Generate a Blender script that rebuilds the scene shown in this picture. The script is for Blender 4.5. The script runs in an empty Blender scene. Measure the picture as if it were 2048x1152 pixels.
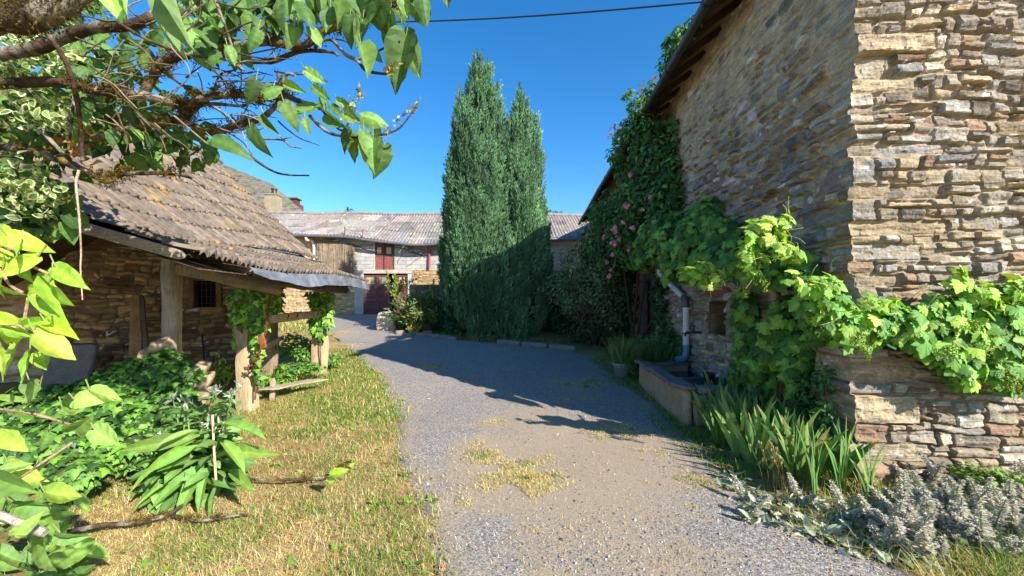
import bpy, math, random
import numpy as np
from mathutils import Vector
R = random.Random(7)
NR = np.random.default_rng(11)
SC = bpy.context.scene
COL = SC.collection
PI = math.pi
A = lambda *a: np.array(a, dtype=float)

# ------------------------------------------------------------------ measuring
F, CX, CY, EYE = 770.0, 1024.0, 600.0, 1.6
def W(u, v, d):
    return A((u - CX) / F * d, d, EYE - (v - CY) / F * d)
def gz(x, y):
    y = np.asarray(y, float)
    r = np.clip(y - 5.2, 0, None)
    z = 0.055 * np.where(r < 1.6, r * r / 3.2, r - 0.8)
    return np.minimum(z, 1.3 + 0.008 * np.clip(y - 30, 0, None))
def G(u, v):
    d = 6.0
    for _ in range(40):
        z = float(gz(0, d)); d = 0.5 * d + 0.5 * (EYE - z) * F / max(v - CY, 4)
    return A((u - CX) / F * d, d, float(gz(0, d)))
def lin(c):
    c = np.asarray(c, float) / 255.0
    return np.where(c <= .04045, c / 12.92, ((c + .055) / 1.055) ** 2.4)
def unit(v):
    v = np.asarray(v, float)
    return v / np.maximum(np.linalg.norm(v, axis=-1, keepdims=True), 1e-9)

# ------------------------------------------------------------------ noise
def _hash(i, j, k):
    n = (i.astype(np.int64) * 374761393 + j.astype(np.int64) * 668265263 + k.astype(np.int64) * 1440670441) & 0xffffffff
    n = ((n ^ (n >> 13)) * 1274126177) & 0xffffffff
    n = (n ^ (n >> 16)) & 0xffff
    return n / 32767.5 - 1.0
def vn(P):
    P = np.atleast_2d(np.asarray(P, float))
    i = np.floor(P).astype(np.int64); f = P - i; f = f * f * (3 - 2 * f)
    x, y, z = i[:, 0], i[:, 1], i[:, 2]; a, b, c = f[:, 0], f[:, 1], f[:, 2]
    r = 0
    for dx in (0, 1):
        for dy in (0, 1):
            for dz in (0, 1):
                w = (a if dx else 1 - a) * (b if dy else 1 - b) * (c if dz else 1 - c)
                r = r + w * _hash(x + dx, y + dy, z + dz)
    return r
def ln(P):
    """value noise with straight interpolation: gives chipped, angular relief"""
    P = np.atleast_2d(np.asarray(P, float)); i = np.floor(P).astype(np.int64); f = P - i
    x, y, z = i[:, 0], i[:, 1], i[:, 2]; a, b, c = f[:, 0], f[:, 1], f[:, 2]; r = 0
    for dx in (0, 1):
        for dy in (0, 1): r = r + (a if dx else 1 - a) * (b if dy else 1 - b) * _hash(x + dx, y + dy, z)
    return r
def fbm(P, o=3):
    P = np.atleast_2d(np.asarray(P, float)); r = 0; a = 1.0
    for k in range(o):
        r = r + a * vn(P * 2 ** k + 17.3 * k); a *= .5
    return r

# ------------------------------------------------------------------ mesh builder
class MB:
    def __init__(s): s.v = []; s.c = []; s.f = []; s.n = 0
    def add(s, v, f, col=(.5, .5, .5)):
        v = np.asarray(v, float).reshape(-1, 3)
        c = np.empty((len(v), 3)); c[:] = np.asarray(col, float)
        f = np.asarray(f, int) + s.n
        s.v.append(v); s.c.append(c); s.f.append(f); s.n += len(v)
    def build(s, name, mat, parent=None, smooth=False, origin=None):
        me = bpy.data.meshes.new(name)
        v = np.concatenate(s.v); c = np.concatenate(s.c)
        o = None
        if parent is None and origin is None:
            origin = A((v[:, 0].min() + v[:, 0].max()) / 2, (v[:, 1].min() + v[:, 1].max()) / 2, v[:, 2].min())
        if parent is not None: origin = A(*parent.location)
        v = v - origin
        tot = [f.shape[1] for f in s.f for _ in range(f.shape[0])] if False else np.concatenate([np.full(f.shape[0], f.shape[1]) for f in s.f])
        loops = np.concatenate([f.ravel() for f in s.f])
        st = np.concatenate([[0], np.cumsum(tot)[:-1]])
        me.vertices.add(len(v)); me.vertices.foreach_set('co', v.astype(np.float32).ravel())
        me.loops.add(len(loops)); me.loops.foreach_set('vertex_index', loops.astype(np.int32))
        me.polygons.add(len(tot)); me.polygons.foreach_set('loop_start', st.astype(np.int32))
        me.polygons.foreach_set('use_smooth', np.full(len(tot), smooth))
        at = me.attributes.new('Col', 'FLOAT_COLOR', 'POINT')
        at.data.foreach_set('color', np.c_[c, np.ones(len(c))].astype(np.float32).ravel())
        me.update(calc_edges=True); me.validate()
        me.materials.append(mat)
        o = bpy.data.objects.new(name, me); COL.objects.link(o)
        if parent is not None: o.parent = parent
        else: o.location = Vector(origin)
        return o
def tag(o, label=None, cat=None, group=None, kind=None):
    if label: o['label'] = label
    if cat: o['category'] = cat
    if group: o['group'] = group
    if kind: o['kind'] = kind
    return o
def thing(name, loc, label, cat, group=None):
    o = bpy.data.objects.new(name, None); COL.objects.link(o)
    o.location = Vector(loc); o.empty_display_size = .2
    return tag(o, label, cat, group)
def copy_tree(o, loc=None, rz=None, sc=None, parent=None):
    c = o.copy(); COL.objects.link(c)
    if parent is not None: c.parent = parent
    if loc is not None: c.location = Vector(loc)
    if rz is not None: c.rotation_euler = (0, 0, rz)
    if sc is not None: c.scale = (sc, sc, sc)
    for ch in list(o.children): copy_tree(ch, parent=c)
    return c

# ------------------------------------------------------------------ shapes
def grid_faces(nu, nv, off=0):
    i, j = np.meshgrid(np.arange(nu - 1), np.arange(nv - 1), indexing='ij')
    a = (i * nv + j).ravel()
    return np.stack([a, a + nv, a + nv + 1, a + 1], 1) + off
def tube(mb, pts, rad, n=8, col=(.2, .15, .1), cap=True, rough=0, rf=6.0):
    pts = np.asarray(pts, float); m = len(pts)
    rad = np.full(m, rad) if np.isscalar(rad) else np.asarray(rad, float)
    t = unit(np.gradient(pts, axis=0))
    ref = A(0, 0, 1) if abs(t[0][2]) < .9 else A(1, 0, 0)
    x = unit(np.cross(t[0], ref)); V = []
    for k in range(m):
        x = unit(x - t[k] * np.dot(x, t[k])); y = np.cross(t[k], x)
        a = np.arange(n) * 2 * PI / n
        V.append(pts[k] + rad[k] * (np.cos(a)[:, None] * x + np.sin(a)[:, None] * y))
    V = np.concatenate(V)
    if rough:
        ax = np.repeat(pts, n, 0); d = V - ax
        V = ax + d * (1 + rough * fbm(V * rf, 2))[:, None]
    i, j = np.meshgrid(np.arange(m - 1), np.arange(n), indexing='ij')
    a = (i * n + j).ravel(); b = (i * n + (j + 1) % n).ravel()
    if not isinstance(col, (tuple, list)) and np.ndim(col) == 2: col = np.repeat(col, n, 0)
    mb.add(V, np.stack([a, b, b + n, a + n], 1), col)
    if cap:
        c0 = col[0] if np.ndim(col) == 2 else col
        c1 = col[-1] if np.ndim(col) == 2 else col
        mb.add(V[:n], [list(range(n))[::-1]], c0); mb.add(V[-n:], [list(range(n))], c1)
def smooth_path(p, k=6):
    p = np.asarray(p, float); q = np.vstack([2 * p[0] - p[1], p, 2 * p[-1] - p[-2]]); out = []
    for i in range(1, len(q) - 2):
        for s in np.arange(k) / k:
            a, b, c, d = q[i - 1], q[i], q[i + 1], q[i + 2]
            out.append(.5 * (2 * b + (c - a) * s + (2 * a - 5 * b + 4 * c - d) * s * s + (3 * b - a - 3 * c + d) * s ** 3))
    out.append(p[-1]); return np.array(out)
def rock(mb, c, ax, ay, az, n=(4, 4, 3), e=6, amp=.02, fr=4.0, col=(.3, .3, .3), aniso=(1, 1, 1)):
    """rounded block: half-axis vectors ax, ay, az about c, worn by noise"""
    c = np.asarray(c, float); M = np.array([ax, ay, az], float)
    for k in range(3):
        i, j = [q for q in range(3) if q != k]
        for sg in (-1, 1):
            u = np.linspace(-1, 1, n[i] + 1); v = np.linspace(-1, 1, n[j] + 1)
            U, V = np.meshgrid(u, v, indexing='ij')
            P = np.zeros((U.size, 3)); P[:, i] = U.ravel(); P[:, j] = V.ravel(); P[:, k] = sg
            if e: P = P / (np.sum(np.abs(P) ** e, 1) ** (1 / e))[:, None]
            X = c + P @ M
            if amp:
                Q = X * fr * np.asarray(aniso)
                X = X + amp * np.stack([fbm(Q, 3), fbm(Q + 31.7, 3), fbm(Q + 71.1, 3)], 1)
            f = grid_faces(n[i] + 1, n[j] + 1)
            nm = np.cross(M[i], M[j]); 
            if np.dot(nm, M[k] * sg) < 0: f = f[:, ::-1]
            mb.add(X, f, col)
def box(mb, lo, hi, col):
    lo, hi = np.asarray(lo, float), np.asarray(hi, float)
    rock(mb, (lo + hi) / 2, [(hi - lo)[0] / 2, 0, 0], [0, (hi - lo)[1] / 2, 0], [0, 0, (hi - lo)[2] / 2], (1, 1, 1), 0, 0, 1, col)
def beam(mb, a, b, w, h, col, side=None, amp=.008, nl=10, e=12):
    a, b = np.asarray(a, float), np.asarray(b, float); t = b - a; L = np.linalg.norm(t); t = t / L
    s = unit(np.cross(t, A(0, 0, 1))) if side is None else unit(side)
    u = np.cross(s, t)
    rock(mb, (a + b) / 2, t * L / 2, s * w / 2, u * h / 2, (nl, 3, 3), e, amp, 5.0, col)

# ------------------------------------------------------------------ leaves
def strip_leaf(secs, fold=.15, droop=.25):
    V = []
    for ym, ye, w in secs:
        z = -droop * ym * ym; ze = -droop * ye * abs(ye)
        V += [(-w, ye, ze + fold * w), (0, ym, z), (w, ye, ze + fold * w)]
    f = []
    for k in range(len(secs) - 1):
        a = 3 * k; f += [(a, a + 1, a + 4, a + 3), (a + 1, a + 2, a + 5, a + 4)]
    return np.array(V, float), np.array(f)
HEART = strip_leaf([(0, -.12, .10), (.02, -.10, .27), (.16, .10, .40), (.36, .33, .41), (.58, .56, .32), (.78, .77, .17), (1.02, 1.0, .004)], .22, .3)
HEART2 = strip_leaf([(0, -.12, .10), (.02, -.10, .28), (.16, .10, .42), (.36, .33, .40), (.58, .56, .30), (.78, .77, .16), (1.0, .98, .004)], .75, .05)
def heart_leaf(seed, fold, droop, ripple):
    r = random.Random(seed); ys = np.array([0, .03, .10, .2, .32, .45, .58, .7, .82, .92, 1.0]); ws = np.interp(ys, [0, .03, .12, .25, .38, .55, .7, .85, 1], [.12, .27, .38, .42, .41, .34, .25, .13, .004]); V = []
    for y, w in zip(ys, ws):
        for k, q in enumerate((-1, -.55, 0, .55, 1)):
            yy = y - (.13 * abs(q) * max(0, 1 - y / .22)) - (.04 * abs(q) * (y > .2) * (1 - y))
            V.append((q * w * (1 + .05 * r.uniform(-1, 1)), yy, fold * abs(q) * w - droop * y * y - .10 * (q * q) * w + ripple * r.uniform(-1, 1) * abs(q) * (y < .97) + (.03 * r.uniform(-1, 1))* (y > .1) * (k != 2) * ripple * 8))
    return np.array(V), grid_faces(len(ys), 5)
HEARTS = [heart_leaf(1, .2, .30, .02), heart_leaf(2, .55, .15, .03), heart_leaf(3, .1, .5, .025), heart_leaf(4, .9, .12, .02), heart_leaf(5, .35, -.12, .03), heart_leaf(6, -.25, .35, .02)]
OVAL = strip_leaf([(0, 0, .03), (.2, .2, .19), (.45, .45, .25), (.75, .75, .17), (1, 1, .004)], .25, .25)
SMALL = strip_leaf([(0, 0, .05), (.45, .4, .3), (1, 1, .02)], .3, .2)
LONG = strip_leaf([(0, 0, .03), (.15, .15, .08), (.35, .35, .125), (.55, .55, .13), (.8, .8, .08), (1, 1, .004)], .3, .45)
BLADE = strip_leaf([(0, 0, .035), (.25, .25, .042), (.5, .5, .042), (.75, .75, .032), (1, 1, .002)], .4, .18)
def fan_leaf(half, centre=(0, .12), curl=.25, k=.1):
    pts = half + [(-x, y) for x, y in half[::-1][1:]]
    V = [(centre[0], centre[1], .06)]
    for i, (x, y) in enumerate(pts):
        V.append((x, y, -curl * (x * x + (y - .1) ** 2) + (k * .5 if i % 2 else -k * .5)))
    n = len(pts)
    return np.array(V), np.array([(0, 1 + i, 1 + (i + 1) % n) for i in range(n)])
GRAPE = fan_leaf([(0.03, -.02), (.10, -.22), (.27, -.30), (.36, -.18), (.50, -.10), (.46, .02), (.58, .12), (.42, .20), (.52, .34), (.60, .46), (.46, .48), (.34, .48), (.34, .62), (.22, .72), (.14, .86), (0, 1.0)], curl=.3, k=.025)
IVY = fan_leaf([(.02, -.02), (.14, -.14), (.36, -.16), (.32, .04), (.56, .22), (.30, .34), (.20, .60), (0, 1.0)], k=.03)
def scatter(mb, tmpl, pos, nrm, tip, size, col, wid=None):
    """one leaf of the template at each position"""
    V, f = tmpl; pos = np.asarray(pos, float); N = len(pos)
    if N == 0: return
    tip = unit(tip); s = unit(np.cross(tip, nrm)); n = np.cross(s, tip)
    size = np.broadcast_to(np.asarray(size, float), (N,))
    wid = size if wid is None else np.broadcast_to(np.asarray(wid, float), (N,))
    X = (pos[:, None, :] + (V[None, :, 0:1] * wid[:, None, None]) * s[:, None, :] + size[:, None, None] * (V[None, :, 1:2] * tip[:, None, :] + V[None, :, 2:3] * n[:, None, :]))
    m = len(V)
    ff = (f[None] + (np.arange(N) * m)[:, None, None]).reshape(-1, f.shape[1])
    c = np.broadcast_to(np.asarray(col, float), (N, 3)); tone = np.where(np.abs(V[:, 0]) < .002, 1.3, .96) if m > 8 else np.ones(m)
    if m == 55: tone = tone * np.repeat(np.where(np.arange(11) % 2, 1.1, .93), 5)
    mb.add(X.reshape(-1, 3), ff, (c[:, None, :] * tone[None, :, None]).reshape(-1, 3))
def pal(N, cols, var=.18, w=None):
    cols = np.array([lin(c) for c in cols]); k = NR.choice(len(cols), N, p=w)
    return np.clip(cols[k] * (1 + var * NR.standard_normal((N, 1))) * (1 + .03 * NR.standard_normal((N, 3))), .003, .9)
def blob_pts(blobs, n, shell=.45):
    """points in the outer shell of ellipsoids [(c, (rx, ry, rz))], uneven by noise"""
    vol = np.array([(b[1][0] * b[1][1] * b[1][2]) ** (2 / 3) * (b[2] if len(b) > 2 else 1) for b in blobs]); p = vol / vol.sum()
    k = NR.choice(len(blobs), n, p=p)
    c = np.array([b[0] for b in blobs])[k]; r = np.array([b[1] for b in blobs])[k]
    d = unit(NR.standard_normal((n, 3)))
    q = 1 - shell * NR.random(n) ** 1.4
    bump = 1 + .22 * fbm(c * 3 + d * 2.2, 2)
    return c + d * r * (q * bump)[:, None], unit(d / r)
def leaf_blobs(mb, blobs, n, tmpl, size, cols, up=.5, face=None, droop=.6, var=.2, sv=.3, shell=.45, keep=None, w=None):
    P, o = blob_pts(blobs, n, shell)
    if keep is not None:
        m = keep(P); P, o = P[m], o[m]
    n = len(P)
    nrm = o + up * A(0, 0, 1) + .55 * NR.standard_normal((n, 3))
    if face is not None: nrm = nrm + face
    nrm = unit(nrm)
    tip = NR.standard_normal((n, 3)) * .7 + o * .5 + droop * A(0, 0, -1)
    tip = tip - nrm * np.sum(tip * nrm, 1)[:, None]
    s = size * np.clip(1 + sv * NR.standard_normal(n), .4, 1.8)
    scatter(mb, tmpl, P, nrm, tip, s, pal(n, cols, var, w))
    return P
def blades(mb, P, h, w, cols, lean=.5, var=.2, hv=.35):
    """grass blades: tapered, bent strips of 3 segments"""
    N = len(P)
    if N == 0: return
    h = h * np.clip(1 + hv * NR.standard_normal(N), .3, 2); a = NR.random(N) * 2 * PI
    d = np.stack([np.cos(a), np.sin(a), np.zeros(N)], 1); s = np.stack([-np.sin(a), np.cos(a), np.zeros(N)], 1)
    le = np.clip(lean + .35 * NR.standard_normal(N), .05, 1.45)
    V = []
    for k, ww in ((0, 1), (.35, .85), (.7, .55), (1, .06)):
        ang = le * (.35 + .65 * k)
        p = P + d * (h * k * np.sin(ang))[:, None] + A(0, 0, 1) * (h * k * np.cos(ang) + .002)[:, None]
        wv = (w * ww * (.7 + .6 * NR.random(N)) * .5)[:, None] * s if k == 0 else (np.zeros(N) + w * ww * .5)[:, None] * s
        V += [p - wv, p + wv]
    V = np.stack(V, 1).reshape(-1, 3)
    f = np.array([(0, 1, 3, 2), (2, 3, 5, 4), (4, 5, 7, 6)])
    ff = (f[None] + (np.arange(N) * 8)[:, None, None]).reshape(-1, 4)
    mb.add(V, ff, np.repeat(pal(N, cols, var), 8, 0))

# ------------------------------------------------------------------ materials
class NT:
    def __init__(s, name):
        s.m = bpy.data.materials.new(name); s.m.use_nodes = True; s.t = s.m.node_tree; s.t.nodes.clear()
        s.out = s.n('ShaderNodeOutputMaterial')
    def n(s, t, **k):
        o = s.t.nodes.new(t)
        for a, b in k.items(): setattr(o, a, b)
        return o
    def l(s, a, b): s.t.links.new(a, b)
    def put(s, node, **k):
        for a, b in k.items():
            i = node.inputs[a.replace('_', ' ')]
            if hasattr(b, 'is_linked') or isinstance(b, bpy.types.NodeSocket): s.l(b, i)
            else: i.default_value = b
        return node
    def coord(s, scale=(1, 1, 1), kind='Object'):
        c = s.n('ShaderNodeTexCoord'); m = s.n('ShaderNodeMapping'); s.l(c.outputs[kind], m.inputs['Vector'])
        m.inputs['Scale'].default_value = scale; return m.outputs['Vector']
    def noise(s, vec, scale, detail=4, rough=.6, dist=0):
        o = s.n('ShaderNodeTexNoise'); s.l(vec, o.inputs['Vector'])
        o.inputs['Scale'].default_value = scale; o.inputs['Detail'].default_value = detail
        o.inputs['Roughness'].default_value = rough; o.inputs['Distortion'].default_value = dist
        return o.outputs['Fac']
    def vor(s, vec, scale, feature='F1', out='Distance'):
        o = s.n('ShaderNodeTexVoronoi', feature=feature); s.l(vec, o.inputs['Vector']); o.inputs['Scale'].default_value = scale
        return o.outputs[out]
    def ramp(s, fac, stops, interp='LINEAR'):
        o = s.n('ShaderNodeValToRGB'); s.l(fac, o.inputs['Fac']); e = o.color_ramp; e.interpolation = interp
        while len(e.elements) > 1: e.elements.remove(e.elements[-1])
        for k, (p, c) in enumerate(stops):
            q = e.elements[0] if k == 0 else e.elements.new(p)
            q.position = p; q.color = (*(c if np.ndim(c) else (c, c, c)), 1)
        return o.outputs['Color']
    def mix(s, fac, a, b, mode='MIX'):
        o = s.n('ShaderNodeMix', data_type='RGBA', blend_type=mode)
        for i, x in ((0, fac), (6, a), (7, b)):
            if isinstance(x, bpy.types.NodeSocket): s.l(x, o.inputs[i])
            else: o.inputs[i].default_value = x if i == 0 else (*x, 1)
        return o.outputs[2]
    def math(s, op, a, b=0):
        o = s.n('ShaderNodeMath', operation=op)
        for i, x in enumerate((a, b)):
            if isinstance(x, bpy.types.NodeSocket): s.l(x, o.inputs[i])
            else: o.inputs[i].default_value = x
        return o.outputs[0]
    def bump(s, h, strength=.5, dist=.01, nrm=None):
        o = s.n('ShaderNodeBump'); s.l(h, o.inputs['Height']); o.inputs['Strength'].default_value = strength
        o.inputs['Distance'].default_value = dist
        if nrm is not None: s.l(nrm, o.inputs['Normal'])
        return o.outputs['Normal']
    def attr(s): return s.n('ShaderNodeVertexColor', layer_name='Col').outputs['Color']
    def bsdf(s, col, rough=.8, nrm=None, spec=.3, metal=0):
        o = s.n('ShaderNodeBsdfPrincipled')
        for k, x in (('Base Color', col), ('Roughness', rough), ('Specular IOR Level', spec), ('Metallic', metal)):
            if isinstance(x, bpy.types.NodeSocket): s.l(x, o.inputs[k])
            else: o.inputs[k].default_value = (*x, 1) if k == 'Base Color' else x
        if nrm is not None: s.l(nrm, o.inputs['Normal'])
        return o.outputs['BSDF']
    def done(s, sh): s.l(sh, s.out.inputs['Surface']); return s.m
def stone_mat(name, bed=5.0, bumpd=.012, stren=.8, var=(.55, 1.35)):
    t = NT(name); a = t.attr(); v = t.coord((1, 1, bed)); w = t.coord()
    n1 = t.noise(v, 5, 8, .7); n2 = t.noise(w, 38, 5, .75); n3 = t.noise(w, 1.4, 4, .6)
    c = t.mix(1, a, t.ramp(n1, [(.28, var[0]), (.5, .95), (.72, var[1])]), 'MULTIPLY')
    c = t.mix(.8, c, t.ramp(n2, [(.3, .6), (.5, 1.0), (.68, 1.4)]), 'MULTIPLY')
    c = t.mix(t.ramp(n3, [(.52, 0.0), (.72, .5)]), c, (.26, .19, .11))
    h = t.math('ADD', t.math('MULTIPLY', n1, 1.0), t.math('MULTIPLY', n2, .35))
    return t.done(t.bsdf(c, .92, t.bump(h, stren, bumpd), .2))
def leaf_mat(name, trans=.35, rough=.42, spec=.45, tint=(1.25, 1.25, .45), vein=True):
    t = NT(name); a = t.attr(); w = t.coord()
    c = t.mix(.7, a, t.ramp(t.noise(w, 22, 3, .6), [(.3, .72), (.7, 1.25)]), 'MULTIPLY')
    d = t.bsdf(c, rough, t.bump(t.noise(w, 60, 2, .5), .35, .004), spec)
    tr = t.n('ShaderNodeBsdfTranslucent'); t.l(t.mix(1, c, tint, 'MULTIPLY'), tr.inputs['Color'])
    m = t.n('ShaderNodeMixShader'); m.inputs[0].default_value = trans; t.l(d, m.inputs[1]); t.l(tr.outputs[0], m.inputs[2])
    return t.done(m.outputs[0])
def wood_mat(name, sc, bumpd=.008):
    t = NT(name); a = t.attr(); v = t.coord(sc); w = t.coord()
    n1 = t.noise(v, 6, 6, .7, .4); n2 = t.noise(w, 2.5, 4, .6)
    c = t.mix(1, a, t.ramp(n1, [(.3, .45), (.5, 1.0), (.7, 1.3)]), 'MULTIPLY')
    c = t.mix(.8, c, t.ramp(n2, [(.35, .7), (.65, 1.2)]), 'MULTIPLY')
    return t.done(t.bsdf(c, .88, t.bump(n1, .8, bumpd), .2))
def plain_mat(name, rough=.6, metal=0, spec=.4, dirt=.35, scale=9, bumpd=.002, bs=.3):
    t = NT(name); a = t.attr(); w = t.coord()
    n = t.noise(w, scale, 6, .65)
    c = t.mix(1, a, t.ramp(n, [(.3, 1 - dirt), (.62, 1 + dirt * .3)]), 'MULTIPLY')
    return t.done(t.bsdf(c, rough, t.bump(n, bs, bumpd), spec, metal))
# ------------------------------------------------------------------ material set
M_STONE = stone_mat('warm_rubble_stone')
M_STONE2 = stone_mat('dark_rubble_stone', 4.0, .012, .8, (.5, 1.3))
M_LEAF = leaf_mat('leaf', .33, .55, .3)
M_LEAFD = leaf_mat('dense_leaf', .15, .7, .15, (1.1, 1.2, .5))
M_IVY = leaf_mat('ivy_leaf', .22, .45, .35, (1.2, 1.2, .4))
M_FUZZ = leaf_mat('felted_leaf', .3, .85, .1, (1.0, 1.05, .8))
M_GRASS = leaf_mat('grass_blade', .3, .6, .2, (1.1, 1.1, .6))
M_PETAL = leaf_mat('petal', .25, .6, .2, (1.1, .9, .9))
M_BARK = plain_mat('lichen_bark', .95, 0, .1, .6, 30, .02, .9)
M_WX = wood_mat('grey_timber', (14, 14, 1.6)); M_WY = wood_mat('grey_timber_lengthwise', (14, 1.6, 14)); M_WW = wood_mat('grey_timber_crosswise', (1.6, 14, 14))
M_PAINT = plain_mat('worn_red_paint', .65, 0, .35, .4, 14)
M_METAL = plain_mat('dull_zinc', .5, .55, .5, .35, 5, .006, .5)
M_RUST = plain_mat('rusty_iron', .8, .3, .3, .5, 30, .003, .6)
M_PVC = plain_mat('grey_plastic', .38, 0, .5, .12, 6)
M_CONC = stone_mat('rough_concrete', 1.0, .008, .7, (.7, 1.2))
M_TILE = plain_mat('clay_tile', .9, 0, .2, .5, 11, .01, .6)
M_FIBRE = plain_mat('fibre_cement', .92, 0, .2, .45, 5, .008, .5)
M_BLACK = plain_mat('shade_black', .95, 0, .1, .3, 3)  # near-black colour that stands for the shade inside openings
M_GLASS = plain_mat('dusty_glass', .25, 0, .5, .2, 6)

def ground_mat():
    t = NT('dry_earth'); w = t.coord()
    a = t.noise(w, .7, 6, .6); b = t.noise(w, 9, 8, .75); c = t.noise(t.coord((1, 1, 1)), 80, 3, .8)
    col = t.ramp(b, [(.25, tuple(lin((104, 82, 54)))), (.45, tuple(lin((164, 136, 90)))), (.62, tuple(lin((196, 168, 112)))), (.8, tuple(lin((140, 130, 74))))])
    col = t.mix(t.ramp(a, [(.45, 0.0), (.62, .55)]), col, tuple(lin((112, 118, 50))))
    col = t.mix(.8, col, t.ramp(c, [(.3, .6), (.7, 1.3)]), 'MULTIPLY')
    return t.done(t.bsdf(col, .95, t.bump(t.math('ADD', b, c), .9, .03), .1))
def road_mat():
    t = NT('worn_gravel_road'); w = t.coord()
    big = t.noise(w, .55, 5, .6, .3); mid = t.noise(w, 3.2, 6, .7); at = t.attr()
    v1 = t.n('ShaderNodeTexVoronoi'); t.l(w, v1.inputs['Vector']); v1.inputs['Scale'].default_value = 95
    v2 = t.n('ShaderNodeTexVoronoi'); t.l(w, v2.inputs['Vector']); v2.inputs['Scale'].default_value = 210
    sep = t.n('ShaderNodeSeparateColor'); t.l(v1.outputs['Color'], sep.inputs[0])
    chips = t.ramp(sep.outputs[0], [(0, tuple(lin((84, 82, 81)))), (.35, tuple(lin((120, 116, 113)))), (.7, tuple(lin((148, 143, 137)))), (.95, tuple(lin((172, 164, 152)))), (1, tuple(lin((205, 196, 180))))])
    sp2 = t.n('ShaderNodeSeparateColor'); t.l(v2.outputs['Color'], sp2.inputs[0])
    chips = t.mix(.75, chips, t.ramp(sp2.outputs[0], [(0, .65), (.6, 1.0), (1, 1.3)]), 'MULTIPLY')
    dustc = t.mix(.7, tuple(lin((160, 142, 118))), t.ramp(t.noise(w, 90, 3, .8), [(.3, .6), (.7, 1.3)]), 'MULTIPLY'); dustc = t.mix(.65, dustc, t.ramp(sp2.outputs[1], [(0, .6), (.5, 1.0), (1, 1.35)]), 'MULTIPLY')
    sa = t.n('ShaderNodeSeparateColor'); t.l(at, sa.inputs[0])
    f = t.math('ADD', t.math('MULTIPLY', big, .45), t.math('MULTIPLY', mid, .75))
    f = t.math('ADD', f, t.math('MULTIPLY', sa.outputs[0], .9))
    f = t.math('ADD', f, t.math('MULTIPLY', sep.outputs[1], .22))
    fac = t.ramp(f, [(.66, 0.0), (1.12, .85)])
    col = t.mix(fac, chips, dustc)
    h = t.math('ADD', t.math('MULTIPLY', v1.outputs['Distance'], -1.0), t.math('MULTIPLY', mid, .8))
    return t.done(t.bsdf(col, .93, t.bump(t.math('ADD', h, t.noise(w, 160, 3, .7)), .5, .007), .15))

# ------------------------------------------------------------------ ground and road
YL = [0, 1.0, 2.23, 3.08, 5.1, 7, 9.2, 11, 13.3, 17, 20.8]
XL = [.3, -.1, -.48, -.78, -1.55, -2.35, -3.55, -4.7, -6.3, -9, -12]
YR = [0, 1.5, 2.23, 2.42, 2.93, 3.42, 4.0, 4.9, 7.1, 9.5, 10.3, 11.9, 13.2, 15, 17, 20.8]
XR = [3.6, 2.9, 2.42, 2.28, 1.98, 1.9, 2.0, 2.15, 2.15, 2.0, 1.6, -1.5, -3.5, -4.6, -5.0, -5.2]
def edgeL(y): return np.interp(y, YL, XL) + .09 * fbm(np.stack([y * 1.7, y * 0, y * 0], -1), 3)
def edgeR(y): return np.interp(y, YR, XR) + .09 * fbm(np.stack([y * 1.7, y * 0 + 9, y * 0], -1), 3)
def on_road(x, y, m=0.0): return (x > edgeL(y) + m) & (x < edgeR(y) - m) & (y < 20.8)
def lump(x, y):
    P = np.stack([x * 1.3, y * 1.3, x * 0], -1)
    return .02 * fbm(P, 3)
gx = np.unique(np.concatenate([[-400, -250, -140, -90, -60, -45], np.arange(-35, -9, 1.0), np.arange(-9, 6.01, .12), np.arange(7, 35, 1.0), [45, 60, 90, 140, 250, 400]]))
gy = np.unique(np.concatenate([[-60, -30, -15, -8, -4, -2], np.arange(-1, 22, .12), np.arange(22.5, 40, 1.0), [50, 70, 100, 160, 260, 420]]))
X, Y = np.meshgrid(gx, gy, indexing='ij'); X, Y = X.ravel(), Y.ravel()
Z = gz(X, Y) + np.where((np.abs(X) < 12) & (Y < 22), lump(X, Y), 0)
inside = np.minimum(np.minimum(X - np.interp(Y, YL, XL), np.interp(Y, YR, XR) - X), 20.9 - Y)
Z = Z - np.clip((inside + .1) / .25, 0, 1) * .06
mb = MB(); mb.add(np.stack([X, Y, Z], 1), grid_faces(len(gx), len(gy)))
tag(mb.build('ground', ground_mat(), smooth=True, origin=A(0, 0, 0)), 'dry earth and mown grass ground of the farmyard', 'ground', kind='structure')
ys = np.concatenate([np.arange(-2, 12, .08), np.arange(12, 20.9, .16)]); nx = 60
L_, R_ = edgeL(ys), edgeR(ys)
q = np.linspace(0, 1, nx)
X = (L_[:, None] * (1 - q) + R_[:, None] * q).ravel(); Y = np.repeat(ys, nx)
Z = gz(X, Y) + .012 + .012 * fbm(np.stack([X * .9, Y * .9, X * 0], -1), 3)
edge = np.minimum(q, 1 - q)[None, :] * (R_ - L_)[:, None]
Z = Z - .03 * np.clip(1 - edge.ravel() / .12, 0, 1)
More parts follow.
